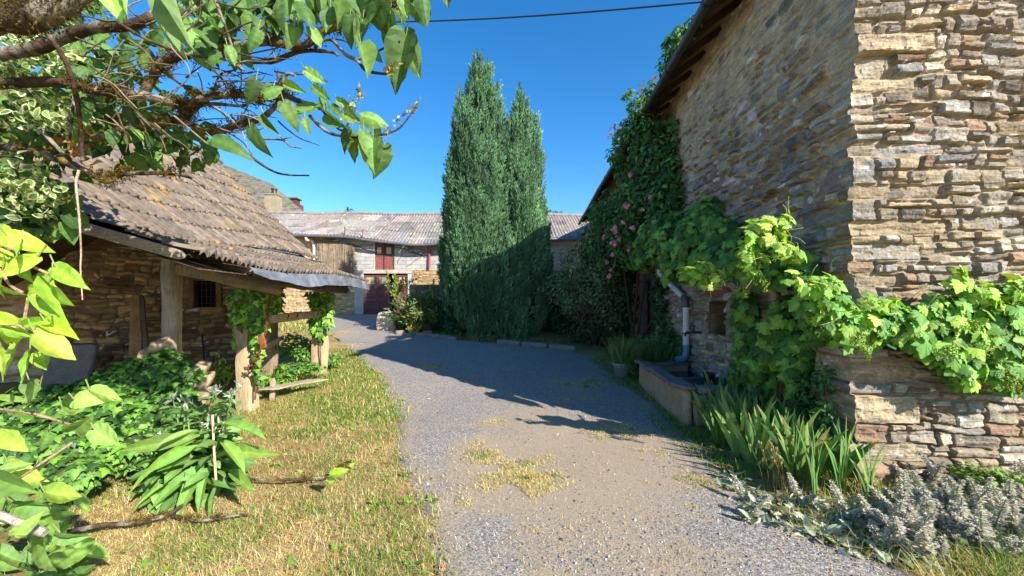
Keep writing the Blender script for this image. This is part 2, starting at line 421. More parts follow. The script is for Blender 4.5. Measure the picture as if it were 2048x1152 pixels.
# wheel tracks stay grey, the crown of the road and its verges carry dust
mid = np.interp(Y, [0, 2.2, 3, 4.5, 6, 9], [.9, .7, .75, .5, .2, -1.5])
dust = .36 * np.exp(-((X - mid) / .5) ** 2) * (Y < 6.5) * np.clip((6.5 - Y) / 2, 0, 1) + .4 * np.exp(-((X - 1.2) / .6) ** 2 - ((Y - 4.0) / .7) ** 2) + .25 * np.clip(1 - edge.ravel() / .35, 0, 1)
spots = [(1000, 925, .42, .55, 1), (1060, 965, .38, .4, 1), (985, 845, .16, .2, .6), (925, 1010, .12, .1, .5), (1160, 770, .5, .5, .6), (1150, 800, .3, .2, .4), (1230, 865, .45, .35, .6), (860, 735, .3, .22, .5), (680, 668, .55, .7, .9), (1135, 1060, .07, .06, .5),
         (890, 1040, .12, .09, .4), (845, 1062, .09, .09, .7), (1290, 905, .35, .25, .4), (1010, 700, .4, .1, .3), (700, 690, .6, .3, .3), (1400, 965, .35, .2, .5), (960, 885, .3, .2, .35), (1100, 915, .2, .2, .2), (800, 700, .5, .3, .25)]
for _k in range(80):
    _d = 1.9 + 7 * R.random() ** 1.3; _x = R.choice([R.gauss(.55, .5), R.gauss(1.3, .4), R.uniform(-2, 2), float(np.interp(_d, [0, 2.23, 3.08, 5.1, 7, 9.2], [.3, -.48, -.78, -1.55, -2.35, -3.55])) + R.uniform(0, .35)]); spots.append((CX + F * _x / _d, CY + F * (EYE - float(gz(0, _d))) / _d, R.uniform(.03, .09), R.uniform(.03, .09), R.uniform(.15, .5)))
for u, v, rx, ry, dn in spots: c = G(u, v); dust = dust + .5 * dn * np.exp(-(((X - c[0]) / (rx * 1.25)) ** 2 + ((Y - c[1]) / (ry * 1.25)) ** 2) ** 1.5)
mb = MB(); mb.add(np.stack([X, Y, Z], 1), grid_faces(len(ys), nx)[:, ::-1], np.stack([dust, dust, dust], 1))
tag(mb.build('road', road_mat(), smooth=True, origin=A(0, 0, 0)), 'grey worn gravel lane curving between the barns', 'road', kind='structure')

# ------------------------------------------------------------------ gravel and grass (stuff)
def rpts(n, y0, y1, x0, x1, pw=1.6):
    y = (y0 ** (1 - pw) + NR.random(n) * (y1 ** (1 - pw) - y0 ** (1 - pw))) ** (1 / (1 - pw))
    x = x0 + NR.random(n) * (x1 - x0)
    return x, y
OCT = (np.array([(1, 0, 0), (-1, 0, 0), (0, 1, 0), (0, -1, 0), (0, 0, 1), (0, 0, -.3)], float), np.array([(0, 2, 4), (2, 1, 4), (1, 3, 4), (3, 0, 4), (2, 0, 5), (1, 2, 5), (3, 1, 5), (0, 3, 5)]))
mb = MB(); x, y = rpts(26000, 1.6, 7, -2.5, 2.9, 2.0)
k = on_road(x, y, .02) & (NR.random(len(x)) < .35 + .65 * (fbm(np.stack([x * 1.2, y * 1.2, x * 0], -1), 2) > .0)); x, y = x[k], y[k]
P = np.stack([x, y, gz(x, y) + .013 + .012 * fbm(np.stack([x * .9, y * .9, x * 0], -1), 3)], 1)
a = NR.random(len(P)) * 6.28
sz = .0035 + .006 * NR.random(len(P)) ** 3; big = NR.random(len(P)) < .012; sz[big] = .009 + .010 * NR.random(big.sum())
scatter(mb, OCT, P, np.tile(A(0, 0, 1), (len(P), 1)) + .3 * NR.standard_normal((len(P), 3)), np.stack([np.cos(a), np.sin(a), 0 * a], 1), sz, pal(len(P), [(110, 111, 116), (130, 127, 122), (88, 89, 94), (158, 144, 122), (176, 170, 160)], .2))
tag(mb.build('gravel', M_CONC), 'loose grey gravel scattered over the lane', 'gravel', kind='stuff')

dry = [(222, 200, 144), (208, 182, 120), (232, 214, 164), (190, 162, 106), (214, 194, 118)]
grn = [(112, 142, 52), (92, 124, 44), (136, 156, 66), (150, 160, 76), (76, 108, 40)]
def lawn_z(x, y): return gz(x, y) + lump(x, y) - .012
gd, gg = MB(), MB()
def sow(n, y0, y1, x0, x1, cond, hd, wd, cols, lean, mbx, pw=1.7):
    x, y = rpts(n, y0, y1, x0, x1, pw); k = cond(x, y); x, y = x[k], y[k]
    blades(mbx, np.stack([x, y, lawn_z(x, y)], 1), hd * (1 + .05 * y), wd * (1 + .08 * y), cols, lean)
lawn = lambda x, y: (x < edgeL(y) + .26 - .45 * NR.random(len(x)) ** .7) & (x > -1.05 * y - .4) & (x > -4.6)
pn = lambda x, y, s, o=0: fbm(np.stack([x * s, y * s, x * 0 + o], -1), 3)
sow(110000, 1.7, 10.5, -5.0, .1, lambda x, y: lawn(x, y) & (pn(x, y, 2.2, 11) + NR.random(len(x)) > .05), .055, .0028, dry, 1.25, gd)
sow(84000, 1.7, 10.5, -5.0, .1, lambda x, y: lawn(x, y) & (pn(x, y, 1.5, 3) + .16 * (y - 4.4) > .0 - .55 * NR.random(len(x))), .05, .0042, grn, .7, gg)
sow(34000, 4.4, 10.8, -4.6, -1.4, lambda x, y: lawn(x, y) & (pn(x, y, 1.3, 6) + .3 * (y - 5.5) > .2 - .6 * NR.random(len(x))), .055, .006, grn + dry[:1], .7, gg, 1.2)
# patches on the lane: G(u, v) centres with radii
for u, v, rx, ry, dn in spots:
    c = G(u, v); n = int(7000 * dn * rx * ry / .2)
    r = np.sqrt(NR.random(n)) * (1 + .45 * NR.standard_normal(n)); a = NR.random(n) * 6.28
    x, y = c[0] + rx * r * np.cos(a), c[1] + ry * r * np.sin(a)
    k = pn(x, y, 5, 7) + .5 * NR.random(n) > -.05 + .7 * r; x, y = x[k], y[k]
    P = np.stack([x, y, gz(x, y) + .012], 1); g = (NR.random(len(P)) < .05) | ((pn(x, y, 7, 2) > .5) & (NR.random(len(P)) < .45))
    blades(gd, P[~g], .028, .0028 * (1 + .08 * c[1]), dry, 1.3); blades(gg, P[g], .03, .004 * (1 + .08 * c[1]), [(124, 142, 66), (108, 128, 58), (150, 156, 84)], .8)
sow(70000, 1.6, 3.6, -3.4, 0, lambda x, y: lawn(x, y) & (pn(x, y, 3, 21) > -.35), .05, .0022, [(204, 182, 128), (186, 160, 108), (168, 146, 104), (222, 204, 156)], 1.4, gd)
x, y = rpts(260, 1.8, 8, -4, 0, 1.5); k = lawn(x, y); x, y = x[k], y[k]; n = len(x)
scatter(gd, OVAL, np.stack([x, y, lawn_z(x, y) + .03], 1), A(0, 0, 1) + .5 * NR.standard_normal((n, 3)), NR.standard_normal((n, 3)) * [1, 1, .1], .03 + .03 * NR.random(n), pal(n, [(176, 120, 70), (150, 96, 60), (196, 150, 90)], .15))
n = 260; x, y = rpts(n, 1.8, 9, -2.5, 2.6, 1.5); k = on_road(x, y, .05); x, y = x[k], y[k]; n = len(x)
scatter(gd, SMALL, np.stack([x, y, gz(x, y) + .02], 1), A(0, 0, 1) + .3 * NR.standard_normal((n, 3)), NR.standard_normal((n, 3)) * [1, 1, .1], .018 + .02 * NR.random(n), pal(n, [(150, 104, 62), (120, 92, 64), (176, 140, 90)], .2))
# straw strewn on the lane
x, y = rpts(9000, 1.7, 12, -3, 2.8, 1.6); k = on_road(x, y) & (pn(x, y, 1.1, 5) > -.1); x, y = x[k], y[k]
blades(gd, np.stack([x, y, gz(x, y) + .013], 1), .035, .0022, dry, 1.4)
# verge to the right of the lane and the strip behind the kerb
right = lambda x, y: (x > edgeR(y) - .2 * NR.random(len(x))) & (x < np.interp(y, [1.5, 2.6, 3.3, 9], [4.4, 4.4, 3.1, 3.2]))
sow(16000, 1.5, 3.4, 1.9, 4.4, lambda x, y: right(x, y) & (pn(x, y, 2, 1) > -.3), .11, .0035, dry + grn[:2], .9, gd)
sow(9000, 1.5, 3.3, 2.2, 4.4, lambda x, y: right(x, y) & (x > 2.6) & (pn(x, y, 2, 8) > -.1), .13, .004, grn, .7, gg)
sow(9000, 3.4, 9.5, 1.5, 3.1, lambda x, y: right(x, y) | ((x > 1.8) & (pn(x, y, 2, 1) > .25)), .06, .006, grn, .9, gg, 1.3)
bk = lambda x, y: (x > np.interp(y, [10, 10.3, 11.9, 13.2, 15], [2, 1.7, -1.6, -3.5, -4.8]) + .2) & (x < 4)
sow(16000, 10.2, 15, -4.6, 3.6, bk, .05, .008, [(176, 138, 92), (150, 116, 78), (128, 100, 66)], 1.3, gd, 1.01)
sow(5000, 10.2, 15, -4.6, 3.6, lambda x, y: bk(x, y) & (pn(x, y, 1, 4) > .15), .09, .012, grn, .8, gg, 1.01)
sow(4000, 14, 20.5, -9.5, -4.4, lambda x, y: ~on_road(x, y, .1), .10, .012, dry + grn, .8, gd, 1.01)
tag(gd.build('dry_grass', M_GRASS), 'straw coloured dry mown grass beside and on the lane', 'grass', kind='stuff')
# low broad-leaved weeds among the grass
x, y = rpts(420, 1.8, 10, -4.5, 0, 1.4); k = lawn(x, y); x, y = x[k], y[k]
for i in range(len(x)):
    m = R.randint(3, 7); a = NR.random(m) * 6.28; e = .3 + .7 * NR.random(m)
    tip = np.stack([np.cos(a) * np.cos(e), np.sin(a) * np.cos(e), np.sin(e)], 1)
    scatter(gg, OVAL if i % 2 else LONG, np.tile(A(x[i], y[i], float(lawn_z(x[i], y[i]))), (m, 1)), np.tile(A(0, 0, 1), (m, 1)) + .2 * NR.standard_normal((m, 3)), tip, .04 + .05 * NR.random(m), pal(m, grn[:3], .15))
tag(gg.build('green_grass', M_GRASS), 'green grass and small weeds growing in the lawn and verges', 'grass', kind='stuff')

# ------------------------------------------------------------------ camera, sun, sky
cam = bpy.data.cameras.new('camera'); co = bpy.data.objects.new('camera', cam); COL.objects.link(co)
co.location = (0, 0, EYE); co.rotation_euler = (PI / 2, 0, 0)
cam.sensor_width = 36; cam.lens = 36 * F / 2048; cam.shift_y = (CY - 576) / 2048; cam.clip_start = .05; cam.clip_end = 2000
SC.camera = co
SUN = unit(A(.735, -.678, math.tan(math.radians(31.5))))       # towards the sun
sl = bpy.data.lights.new('sun', 'SUN'); sl.energy = 5.0; sl.angle = math.radians(.5); sl.color = (1, .955, .885)
so = bpy.data.objects.new('sun', sl); COL.objects.link(so); so.rotation_euler = Vector(-SUN).to_track_quat('-Z', 'Y').to_euler()
wd = bpy.data.worlds.new('World'); SC.world = wd; wd.use_nodes = True; nt = wd.node_tree
bg = nt.nodes['Background']; sk = nt.nodes.new('ShaderNodeTexSky'); sk.sky_type = 'NISHITA'; sk.sun_disc = False
sk.sun_elevation = math.asin(SUN[2]); sk.sun_rotation = math.atan2(SUN[0], SUN[1])
sk.air_density = 1.0; sk.dust_density = .3; sk.ozone_density = 3.5
hs = nt.nodes.new('ShaderNodeHueSaturation'); hs.inputs['Saturation'].default_value = 1.32
nt.links.new(sk.outputs[0], hs.inputs['Color']); nt.links.new(hs.outputs[0], bg.inputs['Color']); bg.inputs['Strength'].default_value = .12
SC.view_settings.view_transform = 'Standard'; SC.view_settings.look = 'None'; SC.view_settings.exposure = 1.1; SC.view_settings.gamma = 1
SC.view_settings.use_curve_mapping = False
SC.cycles.max_bounces = 6; SC.cycles.transparent_max_bounces = 4
# ------------------------------------------------------------------ rubble masonry
def cells(w, h, mw, mh, rnd):
    """irregular interlocking rectangles filling w x h, by repeated random splitting"""
    out = []; st = []
    y = 0
    while y < h:                                   # bands with staggered blocks
        bh = rnd.uniform(mh[1] * .9, mh[1] * 2.2); bh = min(bh, h - y) if h - y - bh > mh[0] else h - y
        x = 0
        while x < w:
            bw = rnd.uniform(mw[1] * .9, mw[1] * 2.2); bw = min(bw, w - x) if w - x - bw > mw[0] else w - x
            st.append((x, y, bw, bh)); x += bw
        y += bh
    while st:
        x, y, bw, bh = st.pop()
        maxw, maxh = rnd.uniform(*mw), rnd.uniform(*mh)
        if bh > maxh and bh > mh[0] * 1.6 and (bw / bh < rnd.uniform(1.4, 4.2) or bw < maxw * 1.1):
            k = rnd.uniform(.32, .68); st += [(x, y, bw, bh * k), (x, y + bh * k, bw, bh * (1 - k))]
        elif bw > maxw and bw > mw[0] * 1.6:
            k = rnd.uniform(.35, .65); st += [(x, y, bw * k, bh), (x + bw * k, y, bw * (1 - k), bh)]
        else: out.append((x, y, bw, bh))
    return out
def masonry(mb, O, U, N, w, h, mw, mh, prot, gap, cols, seed, wcol=None, mortar=(150, 125, 90), res=.03, hole=None, flush=None, ledge=.012, mrel=.01, warp=.03, quoin=None, dustcol=(150, 130, 100)):
    """rubble wall as real relief: angular stones of their own tone, depth and tilt set in worn mortar.
    O origin, U along, N out, up = z. quoin = [(z0, z1, length, offset, colour)], cornerstones at s = 0"""
    O, U, N = A(*O), unit(U), unit(N); rnd = random.Random(seed); nr = np.random.default_rng(seed)
    cl = cells(w + .4, h + .4, mw, mh, rnd); k = len(cl); C = np.array(cl); pc = np.array([lin(c) for c in cols])
    tone = pc[rnd.choices(range(len(pc)), wcol, k=k)] * nr.uniform(.62, 1.32, (k, 1))
    off = nr.uniform(prot[0], prot[1], k) * np.where(nr.random(k) < .12, 1.5, 1); tu, tv = nr.normal(0, .05, k), nr.normal(-.06, .09, k); rr = nr.uniform(.10, .45, k); gp = gap * nr.uniform(.4, 1.8, k)
    dx = .006; gw, gh = int((w + .4) / dx) + 1, int((h + .4) / dx) + 1; ras = np.zeros((gw, gh), int)
    for i, (x, y, bw, bh) in enumerate(cl): ras[int(x / dx):int((x + bw) / dx) + 1, int(y / dx):int((y + bh) / dx) + 1] = i
    ns, nt_ = int(w / res) + 1, int(h / res) + 1
    s, t = np.meshgrid(np.linspace(0, w, ns), np.linspace(0, h, nt_), indexing='ij'); s, t = s.ravel(), t.ravel(); z0 = s * 0
    q = lambda a, b, o: np.stack([s * a, t * b, z0 + o + seed], 1)
    ws = s + .2 + warp * (ln(q(5, 7, 0)) + .35 * ln(q(17, 23, 3))); wt = t + .2 + warp * .8 * (1.9 * vn(q(1.3, .9, 9)) + .8 * ln(q(4.3, 9, 6)) + .3 * ln(q(14, 26, 8)))
    ids = ras[np.clip((ws / dx).astype(int), 0, gw - 1), np.clip((wt / dx).astype(int), 0, gh - 1)]
    c = C[ids]; hx, hy = c[:, 2] / 2, c[:, 3] / 2; lx, ly = ws - c[:, 0] - hx, wt - c[:, 1] - hy; r = rr[ids] * np.minimum(hx, hy) * 2 * .6
    ax, ay = np.abs(lx) - hx + r, np.abs(ly) - hy + r
    ed = r - np.hypot(np.maximum(ax, 0), np.maximum(ay, 0)) - np.minimum(np.maximum(ax, ay), 0)
    of, a_, b_, g, col = off[ids], tu[ids], tv[ids], gp[ids], tone[ids]
    if quoin:
        hc, sh = z0 + .0, z0 + .0
        for zq, z1, lq, oq, cq, oq2, side in quoin:
            wl = lq + .03 * ln(q(3, 14, 2)); m = (t >= zq) & (t < z1); hc[m] = oq; sh[m] = oq2
            i = m & (s < wl); e = np.minimum(np.minimum(t - zq, z1 - t) + .006 * ln(q(9, 3, 1)), wl - s); ed = np.where(i, e, np.where(m, np.minimum(ed, s - wl), ed))
            of = np.where(i, oq, of); a_ = np.where(i, .0, a_); b_ = np.where(i, -.03, b_); g = np.where(i, gap, g); lx = np.where(i, 0, lx); ly = np.where(i, t - (zq + z1) / 2, ly); col = np.where(i[:, None], cq, col)
    fl = flush(s, t) if flush is not None else z0
    g = g * (1 + 1.6 * fl) + .004 * np.clip(fbm(q(6, 9, 4), 2), -1, 1) + .03 * fl * (nr.random(k)[ids] < .45)
    k1 = np.clip((ed - g) / (.45 * res + .004), 0, 1)
    P0 = q(3, 16, 5); terr = fbm(P0, 3); terr = np.floor(terr * 3.0) / 3.0 * .5 + terr * .4
    d = of * (1 - .7 * fl) + (lx * a_ + ly * b_) * (1 - fl) + ledge * terr * (1 - .5 * fl) + .5 * ledge * ln(np.stack([s * 13, t * 17, ids * 1.0], 1)) + .003 * vn(q(60, 60, 7)) - .012 * np.clip(1 - (ed - g) / .02, 0, 1) ** 2
    mo = -.019 + mrel * fbm(q(8, 11, 11), 4) + .012 * np.clip(fbm(q(1.4, 1.9, 12), 2), -.5, .8) + .014 * fl
    d2 = np.where(k1 > 0, np.maximum(mo * (1 - k1) + d * k1, np.minimum(mo, d + .01)), mo)
    smear = np.clip((mo - d + .006) / .012, 0, 1) * k1
    mc = lin(mortar) * (1 + .16 * fbm(q(7, 9, 13), 3))[:, None]
    kk = (k1 * (1 - .8 * smear))[:, None]
    dust = np.clip(fbm(q(2.2, 3.0, 15), 3) * .8, 0, .5)[:, None]
    col = col * (1 + .22 * fbm(q(4, 26, 14), 3) + .10 * vn(q(50, 50, 16)))[:, None]; col = col * (1 - dust) + lin(dustcol) * dust
    white = (fbm(q(9, 12, 21), 3) > 1.0)[:, None]; col = np.where(white, lin((206, 200, 190)), col)
    col = np.clip(mc * (1 - kk) + col * kk, .01, .85)
    P = O + s[:, None] * U + t[:, None] * A(0, 0, 1)
    if quoin:
        f0 = np.clip(1 - s / .03, 0, 1); nz = [.009 * ln(np.stack([z0, t * 22, z0 + 3 + k], 1)) + .006 * ln(np.stack([z0, t * 60, z0 + 5 + k], 1)) for k in (0, 20)]; hc = hc + nz[side]; sh = sh + nz[1 - side]; d2 = d2 * (1 - f0) + hc * f0; P = P - U * (sh * np.clip(1 - s / .06, 0, 1))[:, None]
    P = P + N * d2[:, None]
    f = grid_faces(ns, nt_); f = orient(f, P, N)
    if hole is not None:
        cs, ct = s[f].mean(1), t[f].mean(1); f = f[~hole(cs, ct)]
    mb.add(P, f, col)
def quoins(seed, h, hs, long_, short, cols, off=(-.004, .03), z=0.0):
    """courses of cornerstones: the same stone shows its long side on one face and its short side on the other"""
    rq = random.Random(seed); a, b, k = [], [], 0
    while z < h:
        hh = rq.choice(hs); c = lin(rq.choice(cols)) * rq.uniform(.8, 1.2); o, o2 = rq.uniform(*off), rq.uniform(*off); l, m = rq.uniform(*long_), rq.uniform(*short)
        a.append((z, z + hh, l if k % 2 else m, o, c, o2, 0)); b.append((z, z + hh, m if k % 2 else l, o2, c, o, 1)); z += hh; k += 1
    return a, b
def orient(f, P, N):
    a, b, c = P[f[len(f) // 2][0]], P[f[len(f) // 2][1]], P[f[len(f) // 2][2]]
    return f if np.dot(np.cross(b - a, c - a), N) > 0 else f[:, ::-1]
def plane(mb, a, b, c, d, col, nu=2, nv=2):
    a, b, c, d = map(lambda q: A(*q), (a, b, c, d))
    u, v = np.meshgrid(np.linspace(0, 1, nu), np.linspace(0, 1, nv), indexing='ij'); u, v = u.ravel()[:, None], v.ravel()[:, None]
    mb.add(a * (1 - u) * (1 - v) + b * u * (1 - v) + c * u * v + d * (1 - u) * v, grid_faces(nu, nv), col)

# ------------------------------------------------------------------ the stone barn on the right
WD = unit(A(.0598, 1, 0)); WN = A(-WD[1], WD[0], 0); FN = -WD; FD = A(WD[1], -WD[0], 0)     # along the long wall / out of it / out of the gable / along the gable
CB = A(3.1, 3.5, -.1)
def onwall(d, z, off=0.0):                       # point at picture depth d on the long wall
    k = (d - CB[1]) / WD[1]
    return A(CB[0], CB[1], 0) + WD * k + WN * off + A(0, 0, z)
LEN = 16.8; EZ = 5.75
barn = thing('stone_barn', (3.1, 3.5, 0), 'tall rubble stone barn with overhanging eaves filling the right side', 'barn')
warm = [(150, 142, 127), (159, 147, 126), (141, 135, 126), (154, 144, 128), (128, 124, 119), (170, 161, 144), (142, 114, 94), (122, 111, 98), (156, 139, 112)]
cool = [(154, 149, 142), (128, 127, 130), (166, 155, 138), (112, 113, 120), (176, 163, 140), (134, 102, 88), (192, 190, 187), (136, 129, 120)]
mb = MB(); QF, QL = quoins(3, 6.4, [.05, .07, .09, .11, .13, .16, .2, .26], (.36, .8), (.14, .32), warm, (-.035, .045))
masonry(mb, CB, FD, FN, 3.4, 6.4, (.13, .46), (.08, .23), (-.004, .036), .006, warm, 5, None, (152, 135, 110), .0115, ledge=.018, mrel=.014, quoin=QF)
# rest of the gable, out of the frame, up to the ridge
P0 = CB + FD * 3.4
masonry(mb, P0, FD, FN, 4.6, 6.4, (.2, .6), (.08, .22), (.0, .035), .006, warm, 6, None, (160, 140, 112), .06)
a = CB + A(0, 0, 6.4); b = CB + FD * 8 + A(0, 0, 6.4); c = CB + FD * 4 + A(0, 0, 6.4 + 2.6)
mb.add([a, b, c], [(0, 1, 2)], lin((158, 132, 96)))
barn_wall = mb.build('gable_wall', M_STONE, barn, False)
mb = MB()
DOOR = (5.75, 7.2); NICHE = (2.3, 2.9)            # along the wall, from the corner
hole = lambda s, t: ((DOOR[0] < s) & (s < DOOR[1]) & (t < 2.2)) | ((NICHE[0] < s) & (s < NICHE[1]) & (t > 1.15) & (t < 1.68))
fl = lambda s, t: np.where(t > 2.2, np.clip((t - 4.0 + .12 * s + .3 * np.sin(s * 1.7)) / 1.3, 0, 1) * .9, np.clip((s - 2.2) / 3, 0, .3) * (t > .75))
masonry(mb, CB, WD, WN, 7.2, 5.9, (.16, .55), (.09, .28), (-.004, .06), .008, cool, 8, [3, 3, 3, 2, 2, 1, 2, 3], (176, 158, 128), .018, hole=hole, flush=fl, ledge=.024, warp=.035, quoin=QL, dustcol=(156, 148, 134))
masonry(mb, CB + WD * 7.2, WD, WN, LEN - 7.2, 5.9, (.2, .6), (.08, .22), (.0, .04), .01, cool, 9, None, (168, 144, 106), .05, flush=lambda s, t: .5 + 0 * s)
for s0, s1, t0, t1, dp in ((DOOR[0], DOOR[1], 0, 2.2, .45), (NICHE[0], NICHE[1], 1.15, 1.68, .3)):   # reveals
    a = [CB + WD * s + A(0, 0, t) for s, t in ((s0, t0), (s1, t0), (s1, t1), (s0, t1))]; b = [p - WN * dp for p in a]
    for i in range(4): plane(mb, a[i], a[(i + 1) % 4], b[(i + 1) % 4], b[i], lin((120, 104, 80)), 4, 4)
    plane(mb, b[0], b[1], b[2], b[3], lin((88, 72, 56)), 4, 4)
for k in range(3):                                 # long stones round the niche
    rock(mb, onwall(3.5 + 2.9, 1.68 + .04, -.05) + WD * (-.3 + .0 * k), WD * .42, WN * .09, A(0, 0, .07), (6, 3, 3), 8, .015, 5, lin((138, 96, 76))) if k == 0 else rock(mb, onwall(3.5 + 2.6 + (k - 1.5) * .86, 1.28 - .1, -.06), WD * .14, WN * .08, A(0, 0, .24), (4, 3, 5), 8, .015, 5, lin((146, 128, 104)))
rock(mb, onwall(6.35, 1.93, .0), WD * .33, WN * .03, A(0, 0, .15), (6, 2, 4), 8, .012, 5, lin((112, 108, 104)))
for k in range(4):                                 # jamb stones of the door
    rock(mb, onwall(3.5 + DOOR[1] + .22, .3 + k * .5, .04), WD * .17, WN * .14, A(0, 0, .24), (4, 4, 5), 8, .02, 4, lin((150, 132, 106)) * (1 + .1 * (k % 2)))
mb.build('long_wall', M_STONE2, barn, False)
# low battered plinth at the foot of the corner
mb = MB(); rq = random.Random(21); z = -.12; PC = A(3.03, 3.42, 0); k = 0
PF, PL = quoins(17, 1.3, [.1, .13, .17, .22, .26], (.5, .85), (.26, .4), warm, (-.03, .045)); PL = [(q[0], q[1], .6) + q[3:] for q in PL]
masonry(mb, PC - A(0, 0, .1), FD, FN, 3.4, 1.26, (.16, .7), (.06, .19), (.0, .035), .006, warm, 23, None, (138, 120, 94), .0115, ledge=.02, quoin=PF)
masonry(mb, PC - A(0, 0, .1), WD, WN, .46, 1.26, (.16, .7), (.06, .19), (.0, .035), .006, warm, 24, None, (138, 120, 94), .0115, ledge=.02, quoin=PL)
plane(mb, PC + WD * .46 - A(0, 0, .1), PC + WD * .46 + A(0, 0, 1.16), PC + WD * .46 + FD * .3 + A(0, 0, 1.16), PC + WD * .46 + FD * .3 - A(0, 0, .1), lin((120, 104, 84)), 8, 8)
box(mb, (3.07, 3.46, -.1), (6.3, 3.52, 1.14), lin((140, 116, 84))) if False else None
plane(mb, PC + A(.02, .02, 1.15), PC + FD * 3.5 + A(0, .0, 1.15), PC + FD * 3.5 + A(0, .2, 1.17), PC + A(.02, .42, 1.17), lin((140, 122, 96)), 12, 4)
mb.build('plinth', M_STONE, barn, False)
# roof: two slate slopes with overhang, boarded underside, rafters
mb = MB(); OV = .45; pit = math.tan(math.radians(36))
def roofpt(k, o, dz=0): return A(CB[0], CB[1], 0) + WD * k + WN * o + A(0, 0, EZ + (OV - o) * pit + dz)
plane(mb, roofpt(-.4, OV, .06), roofpt(LEN + .2, OV, .06), roofpt(LEN + .2, -4, .06), roofpt(-.4, -4, .06), lin((92, 88, 88)), 30, 8)
rid = roofpt(0, -4)[2]
e0 = A(CB[0], CB[1], 0) + WN * -8.45 + A(0, 0, EZ + .06); 
plane(mb, roofpt(-.4, -4, .06), roofpt(LEN + .2, -4, .06), e0 + WD * (LEN + .2), e0 - WD * .2, lin((92, 88, 88)), 8, 8)
mb.build('roof', M_FIBRE, barn)
mb = MB()
plane(mb, roofpt(-.4, OV, .0), roofpt(LEN + .2, OV, .0), roofpt(LEN + .2, -.3, .0), roofpt(-.4, -.3, .0), lin((84, 64, 52)), 40, 3)
for k in np.arange(0, LEN, .62):
    beam(mb, roofpt(k, OV - .03, -.07), roofpt(k, -.3, -.07), .09, .11, lin((76, 60, 50)), None, .006, 4)
beam(mb, roofpt(-.4, OV + .012, .02), roofpt(LEN + .2, OV + .012, .02), .02, .12, lin((60, 50, 46)), None, .006, 30)
mb.build('eaves_boards', M_WX, barn)
mb = MB(); pts = np.array([roofpt(k, OV + .09, -.03 + .015 * math.sin(k * 1.3)) for k in np.arange(-.1, LEN + .2, .3)])
tube(mb, pts, .068, 10, lin((82, 84, 88)), True, .04, 2)
gut = mb.build('gutter', M_METAL, barn, True)
mb = MB()
for k in np.arange(.3, LEN, 1.5):
    mb = MB(); p, q = pts[int(k / .3)], pts[int(k / .3) + 1]; tube(mb, [p, p + (q - p) * .15], .076, 10, lin((60, 60, 64)))
    g2 = mb.build('gutter_bracket', M_METAL, None, True); g2.location = g2.location - barn.location; g2.parent = gut
# downpipe: swan neck from the gutter, vertical run behind the rose, slanting branch and foot over the trough
mb = MB(); gp = lin((216, 216, 218)); PR = .055
k8 = 8.3 - 3.5
tube(mb, smooth_path([roofpt(k8, OV + .09, -.08), roofpt(k8 + .02, OV + .05, -.2), onwall(8.5, EZ - .36, .14), onwall(8.62, EZ - .5, .09)], 4), PR, 12, lin((190, 188, 182)))
tube(mb, [onwall(8.62, EZ - .5, .09), onwall(8.66, 2.2, .09)], PR, 12, gp)
tube(mb, [onwall(8.66, 2.2, .09), onwall(7.14, 1.62, .11)], PR, 12, gp)
tube(mb, [onwall(7.08, 1.5, .11), onwall(7.08, .72, .11)], PR, 12, gp)
dp = mb.build('downpipe', M_PVC, barn, True)
def sub(mbx, name, mat, par, smooth=False):
    o = mbx.build(name, mat, None, smooth); o.location = o.location - Vector(par.parent.location if par.parent else par.location); o.parent = par; return o
m2 = MB(); tube(m2, smooth_path([onwall(7.2, 1.645, .11), onwall(7.1, 1.60, .11), onwall(7.08, 1.46, .11)], 4), PR * 1.13, 12, lin((84, 84, 88))); sub(m2, 'pipe_elbow', M_PVC, dp, True)
m2 = MB(); tube(m2, smooth_path([onwall(7.08, .78, .11), onwall(7.08, .62, .11), onwall(7.07, .53, .16), onwall(7.05, .5, .30)], 5), PR * 1.1, 12, lin((92, 140, 180))); o = sub(m2, 'pipe_foot', M_PVC, dp, True); o['label'] = 'blue elbow at the foot of the downpipe'
m2 = MB(); tube(m2, [onwall(8.0, 1.94, .1), onwall(7.97, 1.93, .1)], PR * 1.15, 12, lin((96, 98, 104))); sub(m2, 'pipe_clip', M_PVC, dp, True); m2 = MB(); tube(m2, [onwall(7.08, 1.0, .11), onwall(7.08, .975, .11)], PR * 1.2, 12, lin((70, 70, 76))); sub(m2, 'pipe_clip', M_PVC, dp, True)
m2 = MB(); tube(m2, [onwall(6.62, 1.04, -.02), onwall(6.66, 1.04, .14), onwall(6.78, 1.03, .22)], [.022, .022, .018], 8, lin((70, 66, 60))); tube(m2, [onwall(6.78, 1.03, .22), onwall(6.8, .96, .24)], .018, 8, lin((70, 66, 60)))
tube(m2, [onwall(6.68, 1.05, .13), onwall(6.68, 1.14, .13)], [.018, .012], 8, lin((70, 66, 60))); tube(m2, [onwall(6.62, 1.15, .13), onwall(6.74, 1.15, .13)], .01, 6, lin((70, 66, 60))); m2.build('tap', M_RUST, barn, True)
m2 = MB()
for k in range(6):
    s = 3.5 + DOOR[0] + .12 + k * .235; beam(m2, onwall(s, -.05, -.25), onwall(s, 2.15, -.25), .225, .05, lin((74, 62, 54)) * (1 + .15 * (k % 2)), WD, .004, 6)
dr = m2.build('plank_door', M_WX, barn)
m2 = MB(); beam(m2, onwall(3.5 + DOOR[1] - .2, 0, -.08), onwall(3.5 + DOOR[1] - .2, 2.2, -.08), .14, .16, lin((104, 96, 88)), WD); beam(m2, onwall(3.5 + DOOR[0], 2.2, -.02), onwall(3.5 + DOOR[1] + .2, 2.2, -.02), .2, .2, lin((96, 84, 72)), WN)
m2.build('door_frame', M_WX, barn)

